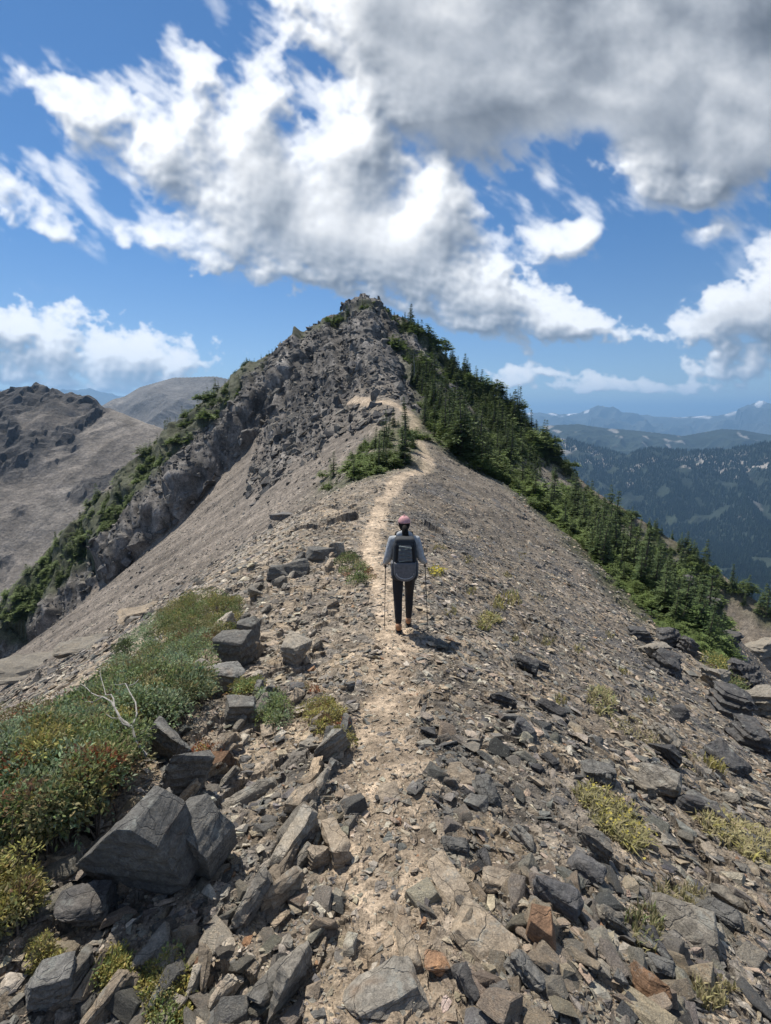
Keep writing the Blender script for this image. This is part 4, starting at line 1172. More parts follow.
    r('rock', 'black overhanging rock beside the grey outcrop', 690, 815, 32, .8, .6, -20, (0, 6), 'dark', 52, .15, 11, .35)
    r('rock', 'dark rock against the pale slope below the tree clump', 681, 722, 20, 1.2, .8, 0, (0, 0), 'dark', 53, .2, 10, .4)
    # the broken outcrop along the left of the trail: slabs tilted all one way, like a fallen row of books
    g = np.random.default_rng(701)
    runs = [([(222, 640), (262, 700), (246, 748), (196, 792)], 15, (20, 40), 'tilted slate slab in the outcrop along the edge of the shrub bank', 'tilted slabs along the shrub bank'),
            ([(336, 742), (312, 800), (290, 860), (250, 930)], 17, (24, 52), 'tilted slate slab in the ragged row of fins left of the trail', 'tilted slabs in the row of fins'),
            ([(338, 548), (300, 575), (262, 600), (246, 640)], 15, (12, 24), 'tilted slate slab in the ledge cluster left of the hiker', 'tilted slabs in the ledge cluster'),
            ([(330, 600), (318, 640), (306, 690), (282, 720)], 9, (12, 24), 'low tilted slab on the gravel between the shrubs and the trail', 'low tilted slabs on the gravel'),
            ([(60, 990), (120, 1000), (210, 985), (262, 1010)], 8, (26, 48), 'tilted stone slab along the bottom edge under the moss cushions', 'tilted slabs along the bottom edge')]
    for run, n_, (w0, w1), lab, grp in runs:
        T = np.linspace(0, len(run) - 1.001, n_)
        for k, t_ in enumerate(T):
            i_ = int(t_); f_ = t_ - i_
            px = run[i_][0] * (1 - f_) + run[i_ + 1][0] * f_ + g.normal(0, 9); py = run[i_][1] * (1 - f_) + run[i_ + 1][1] * f_ + g.normal(0, 7)
            r('flat_rock', lab, px, py, g.uniform(w0, w1), g.uniform(.45, 1.0), g.uniform(.22, .42), 58 + g.normal(0, 16), (g.normal(4, 6), g.normal(-20, 9)), str(g.choice(['grey', 'tan', 'blue_grey', 'pale'], p=[.45, .22, .25, .08])), 200 + int(px), .3, 14, .48, 1.0, .034, float(g.uniform(.7, 1.1)), grp, 'rock', 1.35)
    # knuckles of bedrock on the right slope
    for k in range(34):
        px, py = g.uniform(455, 765), 0
        py = g.uniform(620 + .5 * (px - 455), 1000)
        r('jagged_rock', 'dark jagged knuckle of bedrock poking through the rubble right of the trail', px, py, g.uniform(20, 46), g.uniform(.45, .9), g.uniform(.4, .7), -35 + g.normal(0, 18), (g.normal(4, 6), g.normal(14, 8)), str(g.choice(['dark', 'grey', 'blue_grey'], p=[.4, .3, .3])), 300 + k, .3, 14, .5, 1.0, .05, float(g.uniform(.75, 1.15)), 'bedrock knuckles on the right slope')
    for k, (px, py, w_, h_) in enumerate([(655, 660, 34, .9), (672, 675, 40, .8), (690, 655, 26, 1.2), (716, 690, 34, 1.0), (735, 720, 46, .9), (752, 750, 40, .9), (700, 640, 30, 1.2), (725, 655, 34, 1.1), (745, 690, 36, 1.2), (762, 715, 36, 1.1), (640, 640, 26, .8), (668, 645, 30, 1.0), (760, 660, 34, 1.0), (712, 625, 26, 1.5), (690, 600, 18, 2.2), (704, 612, 20, 1.8), (678, 575, 13, 2.0), (730, 770, 44, .6)]):
        r('jagged_rock', 'dark jagged crag in the broken band under the tree clump', px, py, w_ * 1.1, h_, .8, 17 * k, (5, 10), 'dark' if k % 3 else 'grey', 60 + k, .25, 14, .5, .9, .075, .95, 'dark crags below the tree clump', 'rock')
# ------------------------------------------------------------------ low plants
GREENS = {'blue': C(.255, .315, .185), 'green': C(.185, .225, .090), 'yellow': C(.33, .30, .10), 'olive': C(.26, .24, .115), 'dark': C(.075, .100, .042), 'red': C(.28, .105, .05), 'brown': C(.19, .125, .07), 'dry': C(.27, .235, .13)}
def near_hits(PX, PY):
    a = (PX - CX) / FPX; b = (CY - PY) / FPX
    dx, dy, dz = a, CP + b * SP, -SP + b * CP
    done = np.zeros(len(PX), bool); T = np.full(len(PX), 8.0)
    for t in np.geomspace(.8, 60, 500):
        m = np.where(~done)[0]
        if not len(m): break
        nh = dz[m] * t < near_base(dx[m] * t, dy[m] * t) + .03
        T[m[nh]] = t; done[m[nh]] = True
    return dx * T, dy * T

def leafy(name, label, poly, clumps, per, rad, h, leaf, mix, seed, cat='shrub', aspect=2.2, dome=1.0, group=None):
    """a shrub mat: many small rounded clumps of leaves on wiry stems, following the ground"""
    g = np.random.default_rng(seed); P = np.array(poly, float); lo, hi = P.min(0), P.max(0)
    X = g.uniform(lo[0], hi[0], clumps * 12); Y = g.uniform(lo[1], hi[1], clumps * 12)
    ok = inside(poly, X, Y); X, Y = X[ok][:clumps], Y[ok][:clumps]
    x, y = near_hits(X, Y); z = land(x, y)
    n = len(x)
    Rc = rad * g.uniform(.6, 1.35, n); hc = h * g.uniform(.45, 1.15, n) * (1 + .35 * n2(x * 2.1, y * 2.1, seed))
    keys = list(mix); wts = np.array([mix[k] for k in keys], float); wts /= wts.sum()
    # colours gather in patches
    fields = np.stack([fbm2(x * 1.6 + 9 * i, y * 1.6, 3, seed + i) * .9 + np.log(wts[i] + 1e-6) * .5 + g.gumbel(0, .42, n) for i in range(len(keys))], 1)
    ck = fields.argmax(1)
    cc = np.array([GREENS[k] for k in keys])[ck] * g.uniform(.75, 1.25, (n, 1))
    m = per
    th = g.uniform(0, 2 * math.pi, (n, m)); u = g.uniform(-.25, 1, (n, m)); rr = g.uniform(.55, 1.05, (n, m)) ** .6
    sq = np.sqrt(np.clip(1 - u * u, 0, 1))
    N = np.stack([np.cos(th) * sq, np.sin(th) * sq, u * dome], -1)
    bump_ = 1 + .25 * np.sin(th * 5 + g.random((n, 1)) * 6) * sq
    Pp = N * (rr * bump_)[..., None] * Rc[:, None, None]
    Pp += np.stack([x, y, z + hc * .75], 1)[:, None]
    d = N + g.normal(0, .55, N.shape); d /= np.linalg.norm(d, axis=-1, keepdims=True)
    s = np.cross(d, g.normal(0, 1, N.shape)); s /= np.linalg.norm(s, axis=-1, keepdims=True)
    up = np.cross(s, d)
    L = (leaf * g.uniform(.6, 1.3, (n, m)))[..., None]; Wd = L / aspect
    V = np.stack([Pp, Pp + d * L * .5 + s * Wd * .5 + up * L * .08, Pp + d * L, Pp + d * L * .5 - s * Wd * .5 + up * L * .08], 2).reshape(-1, 3)
    F = np.arange(len(V), dtype=np.int32).reshape(-1, 4)
    col = np.repeat((cc[:, None] * g.uniform(.7, 1.35, (n, m, 1)) * (1 + g.normal(0, .06, (n, m, 3)))).reshape(-1, 3), 4, 0)
    base = np.array([x.mean(), y.mean(), z.mean()])
    root = empty(name, base); tag(root, label, cat, group)
    fo = link('foliage', mesh_np('foliage', V - base, F, False, np.clip(col, .01, .6)), M_LEAF, root)
    st = Soup()
    for i in range(0, n, 2):
        a = g.random() * 6.28; q = Rc[i] * .9
        b0 = np.array([x[i] + .5 * q * math.cos(a), y[i] + .5 * q * math.sin(a), z[i] - .02])
        for j in range(3):
            e = np.array([x[i], y[i], z[i] + hc[i] * .8]) + g.normal(0, .5, 3) * Rc[i]
            Vt, Ft = tube([b0, (b0 + e) / 2 + g.normal(0, .01, 3), e], [.005, .004, .0015], 4); st.add(Vt - base, Ft, (.1, .08, .06))
    tag(link('stems', st.mesh('stems', M_BARK), None, root), kind='stuff')
    return root

def tuft(name, label, poly, blades, h, mix, seed, flowers=0, fcol=(.62, .50, .04), cat='plant', group=None, curl=.5):
    """a grassy or flowering tuft: thin arching blades from many crowns, flower heads as a part"""
    g = np.random.default_rng(seed); P = np.array(poly, float); lo, hi = P.min(0), P.max(0)
    X = g.uniform(lo[0], hi[0], blades * 8); Y = g.uniform(lo[1], hi[1], blades * 8)
    ok = inside(poly, X, Y) & (n2(X / 9., Y / 9., seed) > -.25); X, Y = X[ok][:blades], Y[ok][:blades]
    x, y = near_hits(X, Y); z = land(x, y); n = len(x)
    dist = math.hypot(x.mean(), y.mean())
    keys = list(mix); wts = np.array([mix[k] for k in keys], float); wts /= wts.sum()
    cc = np.array([GREENS[k] for k in keys])[g.choice(len(keys), n, p=wts)] * g.uniform(.7, 1.35, (n, 1))
    a = g.uniform(0, 6.28, n); L = h * g.uniform(.5, 1.25, n); w_ = np.maximum(.0028, .0011 * dist) * g.uniform(.7, 1.4, n)
    d = np.stack([np.cos(a), np.sin(a), 0 * a], 1); s = np.stack([-np.sin(a), np.cos(a), 0 * a], 1); k_ = np.array([0, 0, 1.])
    B = np.stack([x, y, z - .01], 1)
    lean = g.uniform(.15, .9, n)[:, None] * curl
    M1 = B + k_ * (L * .55)[:, None] + d * L[:, None] * .35 * lean; T1 = B + k_ * (L * .9)[:, None] * (1 - .4 * lean) + d * L[:, None] * lean
    W = (s * w_[:, None])
    V = np.stack([B - W, B + W, M1 + W, M1 - W, T1], 1)
    base = np.array([x.mean(), y.mean(), z.mean()])
    F4 = (np.array([[0, 1, 2, 3]])[None] + (np.arange(n) * 5)[:, None, None]).reshape(-1, 4); F3 = (np.array([[3, 2, 4]])[None] + (np.arange(n) * 5)[:, None, None]).reshape(-1, 3)
    root = empty(name, base); tag(root, label, cat, group)
    link('leaves', mesh_np('leaves', V.reshape(-1, 3) - base, [F4, F3], False, np.repeat(cc, 5, 0)), M_LEAF, root)
    if flowers:
        so = Soup()
        for i in g.choice(n, min(flowers, n), replace=False):
            c = T1[i] + [0, 0, .015] - base; r_ = max(.007, .0022 * dist) * g.uniform(.7, 1.3)
            ang = np.arange(6) * 1.047; t_ = g.normal(0, .4, 2)
            ring = np.stack([np.cos(ang) * r_, np.sin(ang) * r_, np.cos(ang) * r_ * t_[0] + np.sin(ang) * r_ * t_[1] + .3 * r_], 1) + c
            so.add(np.concatenate([[c], ring]), [(0, 1 + k, 1 + (k + 1) % 6) for k in range(6)], np.array(fcol) * g.uniform(.8, 1.2))
        tag(link('flowers', so.mesh('flowers', M_LEAF), None, root), kind='stuff')
    return root

def box(x0, y0, x1, y1):
    cx, cy, rx, ry = (x0 + x1) / 2, (y0 + y1) / 2, (x1 - x0) / 2, (y1 - y0) / 2
    return [(cx + rx * math.cos(t) * (1 + .18 * math.sin(3 * t + cx)), cy + ry * math.sin(t) * (1 + .18 * math.cos(2 * t + cy))) for t in np.linspace(0, 6.28, 15)[:-1]]

MAT_TOP = [(158, 618), (185, 602), (215, 598), (240, 606), (238, 628), (215, 645), (180, 648), (160, 640)]
MAT_MID = [(150, 628), (185, 642), (212, 655), (205, 685), (210, 712), (190, 738), (160, 752), (135, 758), (105, 775), (62, 770), (66, 742), (92, 712), (112, 680), (128, 650)]
MAT_LOW = [(-14, 772), (40, 752), (80, 768), (128, 776), (140, 792), (122, 822), (100, 852), (66, 872), (30, 884), (-14, 892)]
MAT_EDGE = [(-20, 735), (30, 712), (70, 708), (62, 740), (38, 756), (-20, 778)]
def plant_low():
    leafy('mountain_willow', 'top tip of the shrub bank, olive green, above the dark blocks', MAT_TOP, 260, 130, .13, .22, .034, {'olive': 4, 'green': 4, 'yellow': 2, 'dry': .6}, 501)
    leafy('mountain_willow', 'silvery blue-green shrub spreading in the middle of the bank under the dead branch', MAT_MID, 420, 150, .12, .30, .030, {'blue': 5, 'green': 3, 'olive': 2, 'brown': .5, 'dark': 1}, 502)
    leafy('mountain_willow', 'largest front shrub, green with red and yellow autumn leaves', MAT_LOW, 380, 190, .095, .30, .026, {'blue': 6, 'green': 3.5, 'yellow': 2.6, 'red': .3, 'olive': 3, 'brown': .9}, 503)
    leafy('mountain_willow', 'thin brownish shrub at the left picture edge behind the front shrub', MAT_EDGE, 90, 90, .09, .14, .024, {'blue': 2, 'brown': 2, 'red': .5, 'olive': 3}, 504)
    leafy('yellow_bush', 'yellow-tipped bush at the bottom left corner', [(-16, 905), (18, 893), (40, 915), (36, 945), (12, 962), (-16, 960)], 46, 140, .055, .10, .02, {'yellow': 4, 'olive': 3, 'brown': 1.6, 'dry': 1}, 505)
    leafy('moss_cushion', 'small bright moss cushion nearest the yellow bush', box(34, 955, 60, 978), 22, 90, .03, .035, .013, {'yellow': 3, 'olive': 2}, 506, 'moss')
    leafy('moss_cushion', 'bright moss cushion left of the three-sided grey rock', box(98, 952, 130, 980), 30, 100, .03, .035, .013, {'yellow': 3, 'green': 2}, 507, 'moss')
    leafy('moss_cushion', 'largest moss cushion, spread right of the three-sided grey rock', [(146, 960), (176, 945), (186, 965), (184, 1000), (160, 1010), (138, 996)], 52, 90, .03, .03, .013, {'yellow': 3, 'green': 2, 'olive': 1}, 508, 'moss')
    leafy('small_shrub', 'small yellow-green shrub growing beside the blue-grey cube', box(236, 682, 262, 706), 26, 90, .06, .12, .024, {'yellow': 2, 'green': 3}, 509)
    leafy('small_shrub', 'small blue-green shrub at the lower end of the block row', box(258, 708, 288, 734), 26, 90, .06, .10, .022, {'blue': 2, 'green': 3}, 510)
    leafy('small_shrub', 'low yellow-green plant with orange leaves beside the trail, left of the heart-shaped stone', [(300, 708), (322, 698), (348, 722), (352, 748), (330, 742), (308, 728)], 54, 80, .05, .06, .02, {'yellow': 4, 'olive': 3, 'brown': 1.4, 'red': .15}, 511)
    leafy('small_shrub', 'dark green shrub left of the hiker at the edge of the ledges', [(336, 562), (350, 556), (364, 566), (366, 584), (352, 584), (340, 576)], 42, 70, .12, .15, .045, {'green': 3, 'olive': 2, 'dark': 2}, 512)
    leafy('red_plant', 'little red-leaved plant between the dark green shrub and the hiker', box(362, 563, 376, 578), 12, 60, .07, .08, .03, {'red': 3, 'brown': 1, 'olive': 1}, 513, 'plant')
    leafy('red_plant', 'rust-coloured sprig at the foot of the upright dark slabs', box(196, 755, 222, 770), 18, 70, .04, .05, .016, {'red': 2, 'brown': 2, 'yellow': 1}, 514, 'plant')
    leafy('red_plant', 'orange dried plant left of the trail above the low yellow-green plant', box(296, 682, 322, 698), 14, 60, .035, .03, .014, {'red': 1, 'brown': 2, 'dry': 2}, 515, 'plant')
    tuft('flower_tuft', 'yellow-flowered tuft on the right slope between dark rocks', [(574, 790), (600, 780), (634, 808), (654, 838), (632, 846), (600, 824)], 1700, .09, {'yellow': 2, 'olive': 3, 'dry': 5}, 521, 80, (.42, .36, .08), curl=1.1)
    tuft('flower_tuft', 'pale dry flowering tuft at the right edge below the crags', [(690, 812), (720, 808), (775, 838), (775, 868), (740, 855), (705, 832)], 1500, .10, {'yellow': 1, 'olive': 3, 'dry': 6}, 522, 50, (.42, .38, .2), curl=1.1)
    tuft('grass_tuft', 'green grass tuft on the right slope above the pale streak', box(588, 690, 616, 714), 420, .14, {'green': 1, 'olive': 3, 'dry': 3}, 523, curl=1.1)
    tuft('grass_tuft', 'small round grass tuft nearest the hiker on the right', box(478, 614, 502, 630), 380, .16, {'green': 1, 'yellow': 2, 'dry': 4}, 524, curl=1.1)
    tuft('grass_tuft', 'faint grass tuft a little upslope of the round one', box(494, 596, 522, 612), 260, .2, {'green': 1, 'yellow': 2, 'dry': 3}, 525)
    tuft('flower_tuft', 'tiny bright yellow flower clump just right of the hiker', box(428, 568, 444, 578), 130, .16, {'yellow': 3, 'olive': 2}, 526, 40, (.5, .42, .06))
    tuft('grass_tuft', 'thin dry grass on the gravel far below the large overhanging boulder', box(624, 905, 668, 950), 420, .07, {'dry': 3, 'olive': 2, 'green': 1}, 527)
    tuft('grass_tuft', 'dry grass above the large overhanging boulder', box(652, 876, 712, 902), 420, .08, {'dry': 3, 'olive': 2}, 528)
    tuft('grass_tuft', 'dry grass patch at the bottom right corner', box(690, 975, 735, 1005), 380, .06, {'dry': 3, 'olive': 2}, 529)
    tuft('grass_tuft', 'pale grass streak running down the right slope', [(606, 712), (640, 722), (700, 760), (696, 770), (640, 742), (604, 728)], 620, .06, {'dry': 5}, 530, curl=1.3)
    tuft('grass_tuft', 'yellowish grass patch beyond the pale streak', box(706, 756, 736, 774), 240, .16, {'yellow': 3, 'dry': 2}, 531)
    leafy('small_shrub', 'green dwarf shrub spilling out below the tree clump', box(708, 650, 728, 682), 40, 70, .35, .35, .12, {'green': 3, 'yellow': 2}, 532)
    leafy('small_shrub', 'green dwarf shrub among the dark crags', box(722, 686, 744, 712), 30, 70, .25, .25, .09, {'green': 3, 'olive': 2}, 533)
    g = np.random.default_rng(541); k = 0
    for (px, py) in [(466, 560), (505, 575), (540, 600), (470, 590), (450, 612), (548, 640), (580, 650), (622, 672), (530, 668), (560, 700), (650, 700), (610, 640), (520, 640), (440, 548), (480, 540), (520, 556)]:
        tuft('grass_sprig', 'scattered thin dry grass sprig on the upper right slope', box(px - 7, py - 4, px + 7, py + 4), 60, .11, {'dry': 4, 'yellow': 1, 'olive': 2}, 550 + k, group='grass sprigs on the right slope'); k += 1
    # bleached branch lying over the shrub
    root = None; so = Soup()
    def P(px, py, up): x, y = near_hits(np.array([px], float), np.array([py], float)); return np.array([x[0], y[0], float(land(x, y)[0]) + up])
    main = [P(88, 739, 0.36), P(100, 756, 0.39), P(112, 766, 0.37), P(124, 786, 0.36), P(140, 796, 0.30), P(152, 806, 0.20)]
    base = main[-1].copy()
    def twig(pp, r0):
        Q = []
        for a_, b_ in zip(pp[:-1], pp[1:]): Q += [a_, (a_ + b_) / 2 + g.normal(0, .008, 3)]
        Q.append(pp[-1]); V, F = tube(np.array(Q) - base, np.linspace(r0, .0018, len(Q)), 6); so.add(V, F, (.3, .3, .3))
    twig(main[::-1], .008); twig([main[3], P(120, 766, 0.39), P(112, 749, 0.40), P(108, 736, 0.40)], .0045); twig([main[4], P(144, 776, 0.36), P(134, 756, 0.39), P(122, 744, 0.41)], .005)
    twig([main[4], P(128, 794, 0.34), P(116, 792, 0.35)], .005); twig([main[2], P(102, 770, 0.36), P(94, 766, 0.37)], .004); twig([P(134, 756, 0.39), P(142, 752, 0.39), P(146, 744, 0.40)], .004)
    o = link('dead_branch', so.mesh('dead_branch', M_DEAD)); o.location = base
    tag(o, 'bleached bare branch lying over the blue-green shrub', 'branch')
plant_low()
lay_rocks()
lay_stones()
# ------------------------------------------------------------------ the hiker
def plain(name, col, rough=.8, spec=.3, fab=0):
    m, t, b = material(name)
    tc = nd(t, 'ShaderNodeTexCoord')
    c = mixc(t, col, ramp(t, noise(t, tc.outputs['Object'], 30, 4, .6), [(.3, .75), (.7, 1.2)]))
    t.links.new(c, b.inputs['Base Color']); b.inputs['Roughness'].default_value = rough; b.inputs['Specular IOR Level'].default_value = spec
    if fab: bump(t, b, noise(t, tc.outputs['Object'], fab, 5, .6), .7, .3 / fab)
    return m
def skin_mesh(name, V, E, Rd, mat, sub=2, extra=None, voxel=None):
    me = bpy.data.meshes.new(name); me.from_pydata([tuple(v) for v in V], E, [])
    o = bpy.data.objects.new(name + '_build', me); COL.objects.link(o)
    md = o.modifiers.new('s', 'SKIN'); md.use_smooth_shade = True
    for i, r_ in enumerate(Rd):
        sv = me.skin_vertices[0].data[i]; sv.radius = r_ if isinstance(r_, tuple) else (r_, r_)
    me.skin_vertices[0].data[0].use_root = True
    sb = o.modifiers.new('d', 'SUBSURF'); sb.levels = sub; sb.render_levels = sub
    bpy.context.view_layer.update()
    dg = bpy.context.evaluated_depsgraph_get()
    out = bpy.data.meshes.new_from_object(o.evaluated_get(dg)); bpy.data.objects.remove(o)
    if extra or voxel:
        bm = bmesh.new(); bm.from_mesh(out)
        for f in (extra or []): f(bm)
        out = bpy.data.meshes.new(name); bm.to_mesh(out); bm.free()
        if voxel:
            o = bpy.data.objects.new(name + '_build', out); COL.objects.link(o)
            r_ = o.modifiers.new('r', 'REMESH'); r_.mode = 'VOXEL'; r_.voxel_size = voxel; r_.use_smooth_shade = True
            sm = o.modifiers.new('m', 'SMOOTH'); sm.iterations = 3; sm.factor = .5
            bpy.context.view_layer.update(); dg = bpy.context.evaluated_depsgraph_get()
            out = bpy.data.meshes.new_from_object(o.evaluated_get(dg)); bpy.data.objects.remove(o)
    out.name = name
    for p in out.polygons: p.use_smooth = True
    out.materials.clear(); out.materials.append(mat)
    return out
def ball(c, r_, u=20, v=14):
    def f(bm):
        q = bmesh.ops.create_uvsphere(bm, u_segments=u, v_segments=v, radius=1)
        for w_ in q['verts']: w_.co = Vector((c[0] + w_.co.x * r_[0], c[1] + w_.co.y * r_[1], c[2] + w_.co.z * r_[2]))
    return f
def rbox(name, c, dims, bev, mat, seg=3, taper=1.0, bulge=0.0, parent=None, cuts=0):
    bm = bmesh.new(); bmesh.ops.create_cube(bm, size=1)
    for v in bm.verts:
        k_ = taper if v.co.z > 0 else 1
        v.co = Vector((v.co.x * dims[0] * k_, v.co.y * dims[1] * k_, v.co.z * dims[2]))
    bmesh.ops.bevel(bm, geom=bm.edges[:], offset=bev, segments=seg, affect='EDGES', profile=.6)
    for v in bm.verts: v.co += Vector(c)
    me = bpy.data.meshes.new(name); bm.to_mesh(me); bm.free(); me.materials.append(mat)
    for p in me.polygons: p.use_smooth = True
    return link(name, me, None, parent)
def strap(name, pts_, w_, th, mat, parent):
    """a flat webbing band along a path, width across X"""
    P_ = np.array(pts_, float); V = []; n = len(P_)
    for i in range(n):
        d = P_[min(i + 1, n - 1)] - P_[max(i - 1, 0)]; d /= np.linalg.norm(d)
        s = np.array([1.0, 0, 0]); u = np.cross(d, s); u /= np.linalg.norm(u)
        for a, b in ((-1, -1), (1, -1), (1, 1), (-1, 1)): V.append(P_[i] + s * a * w_ / 2 + u * b * th / 2)
    F = [(i * 4 + k, i * 4 + (k + 1) % 4, i * 4 + 4 + (k + 1) % 4, i * 4 + 4 + k) for i in range(n - 1) for k in range(4)] + [(3, 2, 1, 0), tuple(4 * (n - 1) + k for k in range(4))]
    me = mesh_np(name, np.array(V), np.array(F, np.int32)); me.materials.append(mat)
    return link(name, me, None, parent)

def hiker():
    foot = land_hit(403.5, 631)
    bx, by = foot[0], foot[1]
    skin = plain('skin', (.52, .31, .22), .55, .4); grey = plain('grey_fleece', (.38, .40, .42), .9, .2, 22); black = plain('black_stretch', (.018, .018, .022), .7, .3)
    boot = plain('brown_leather', (.34, .18, .10), .7, .3, 60); sole = plain('dark_sole', (.03, .028, .026), .8); pink = plain('pink_cap_cloth', (.56, .31, .315), .9, .2, 150)
    hairm = plain('dark_hair', (.009, .007, .006), .75, .2, 90); eye = plain('eye_white', (.7, .7, .7), .2, .5)
    pack = plain('pack_charcoal', (.030, .034, .040), .75, .3, 110); pgrey = plain('pack_grey', (.125, .13, .145), .75, .3, 110); rimm = plain('pack_piping', (.36, .37, .39), .7); cord = plain('pack_cord', (.30, .35, .33), .7)
    web = plain('webbing', (.012, .012, .014), .7); alu = plain('pole_metal', (.035, .035, .04), .35, .6); cork = plain('pole_grip', (.05, .045, .04), .9)
    yL, yR = -.17, .25                                          # mid-stride: right foot a little ahead
    zb = float(land(np.array([bx]), np.array([by]))[0])
    gz = lambda x, y: float(land(np.array([bx + x]), np.array([by + y]))[0]) - zb
    fL = (-.075, yL, gz(-.075, yL + .05) + .015); fR = (.085, yR, gz(.085, yR + .05) + .015)
    root = empty('person', (bx, by, zb)); tag(root, 'hiker in pink cap, grey hoodie and black leggings walking away along the trail', 'person')
    legs = dict(hL=(-.088, 0, .90), kL=(-.085, yL * .5 + .03, .49), aL=(fL[0], fL[1], fL[2] + .085), hR=(.088, .0, .90), kR=(.09, yR * .75 + .04, .50), aR=(fR[0], fR[1], fR[2] + .085))
    arms = dict(sL=(-.165, -.01, 1.365), eL=(-.232, -.05, 1.10), wL=(-.272, .10, .985), sR=(.165, -.01, 1.365), eR=(.236, -.06, 1.105), wR=(.315, .09, 1.0))
    torso = [(0, 0, .93), (0, -.005, 1.06), (0, .005, 1.24), (0, -.005, 1.37), (0, .01, 1.44), (0, .02, 1.50)]
    V = list(torso) + [legs['hL'], legs['kL'], legs['aL'], (fL[0], fL[1] + .13, fL[2] + .03), legs['hR'], legs['kR'], legs['aR'], (fR[0], fR[1] + .13, fR[2] + .03)]
    E = [(0, 1), (1, 2), (2, 3), (3, 4), (4, 5), (0, 6), (6, 7), (7, 8), (8, 9), (0, 10), (10, 11), (11, 12), (12, 13)]
    Rd = [(.135, .10), (.115, .085), (.135, .10), (.10, .075), .052, .05, (.088, .088), .055, .036, .034, (.088, .088), .055, .036, .034]
    def hand(w_, side):
        """palm and five fingers closed round the grip"""
        i0 = len(V) - 1
        px_, py_, pz_ = w_
        V.append((px_ + .004 * side, py_ + .055, pz_ + .004)); E.append((i0, i0 + 1)); Rd.append((.034, .02)); p0 = i0 + 1
        for j, (dz, L) in enumerate([(.030, .070), (.011, .078), (-.009, .073), (-.028, .058)]):
            a = len(V)
            V.append((px_ + .016 * side, py_ + .090, pz_ + dz + .004)); V.append((px_ + .002 * side - .012 * side, py_ + .092 + L * .32, pz_ + dz)); V.append((px_ - .032 * side, py_ + .078 + L * .2, pz_ + dz - .004))
            E.append((p0, a)); E.append((a, a + 1)); E.append((a + 1, a + 2)); Rd.extend([.0095, .009, .0075])
        a = len(V)
        V.append((px_ - .022 * side, py_ + .062, pz_ + .034)); V.append((px_ - .026 * side, py_ + .092, pz_ + .046)); E.append((p0, a)); E.append((a, a + 1)); Rd.extend([.0105, .0085])
    for sd_, s_ in (('L', -1), ('R', 1)):
        a = len(V); V += [arms['s' + sd_], arms['e' + sd_], arms['w' + sd_]]; E += [(3, a), (a, a + 1), (a + 1, a + 2)]; Rd += [.055, .042, .028]
        hand(arms['w' + sd_], s_)
    extra = [ball((0, .045, 1.585), (.073, .092, .112)), ball((0, .085, 1.535), (.052, .055, .055)), ball((0, .143, 1.572), (.012, .016, .022), 8, 6), ball((-.074, .035, 1.58), (.010, .020, .030), 8, 6), ball((.074, .035, 1.58), (.010, .020, .030), 8, 6),
             ball((0, .125, 1.532), (.022, .010, .007), 8, 6)]
    body = link('body', skin_mesh('body', V, E, Rd, skin, 2, extra, .0055), None, root)
    for s_ in (-1, 1):
        bm = bmesh.new(); ball((s_ * .030, .124, 1.592), (.011, .009, .008), 10, 8)(bm); me = bpy.data.meshes.new('eye'); bm.to_mesh(me); bm.free(); me.materials.append(eye); link('eye', me, None, root)
    # clothes
    Vt = [(0, 0, .90), (0, -.005, 1.06), (0, .005, 1.24), (0, -.008, 1.375), (0, .0, 1.435)]; Et = [(0, 1), (1, 2), (2, 3), (3, 4)]; Rt = [(.165, .125), (.145, .11), (.16, .122), (.118, .092), .072]
    for sd_ in 'LR':
        a = len(Vt); e_, w_ = np.array(arms['e' + sd_]), np.array(arms['w' + sd_])
        Vt += [arms['s' + sd_], tuple(e_), tuple(e_ + (w_ - e_) * .9)]; Et += [(3, a), (a, a + 1), (a + 1, a + 2)]; Rt += [.076, .060, .043]
    link('hoodie', skin_mesh('hoodie', Vt, Et, Rt, grey, 2, [ball((0, -.085, 1.455), (.115, .06, .065))], .011), None, root)
    Vl = [(0, 0, .93), legs['hL'], legs['kL'], tuple(np.array(legs['aL']) + [0, 0, .03]), legs['hR'], legs['kR'], tuple(np.array(legs['aR']) + [0, 0, .03])]
    Vl.insert(3, tuple((np.array(legs['kL']) * .55 + np.array(legs['aL']) * .45 + [0, -.018, 0])))
    Vl.insert(7, tuple((np.array(legs['kR']) * .55 + np.array(legs['aR']) * .45 + [0, -.018, 0])))
    link('leggings', skin_mesh('leggings', Vl, [(0, 1), (1, 2), (2, 3), (3, 4), (0, 5), (5, 6), (6, 7), (7, 8)], [(.14, .11), (.097, .10), .066, .060, .043, (.097, .10), .066, .060, .043], black, 2), None, root)
    for f in (fL, fR):
        up = .0
        b_ = link('boot', skin_mesh('boot', [(f[0], f[1] - .025, f[2] + .17), (f[0], f[1] - .02, f[2] + .085), (f[0], f[1] - .035, f[2] + .045), (f[0], f[1] + .07, f[2] + .048), (f[0] + .004, f[1] + .155, f[2] + .036)], [(0, 1), (1, 2), (1, 3), (3, 4)], [.052, .050, .045, (.046, .042), (.042, .032)], boot, 2), None, root)
        rbox('sole', (f[0], f[1] + .06, f[2] + .002), (.086, .27, .020), .009, sole, 2, parent=b_)
    # hair and cap
    bm = bmesh.new(); ball((0, .028, 1.588), (.080, .090, .112))(bm)
    bmesh.ops.delete(bm, geom=[v for v in bm.verts if v.co.y > .075 and v.co.z < 1.63], context='VERTS')
    me = bpy.data.meshes.new('hair'); bm.to_mesh(me); bm.free(); me.materials.append(hairm)
    for p in me.polygons: p.use_smooth = True
    hair = link('hair', me, None, root)
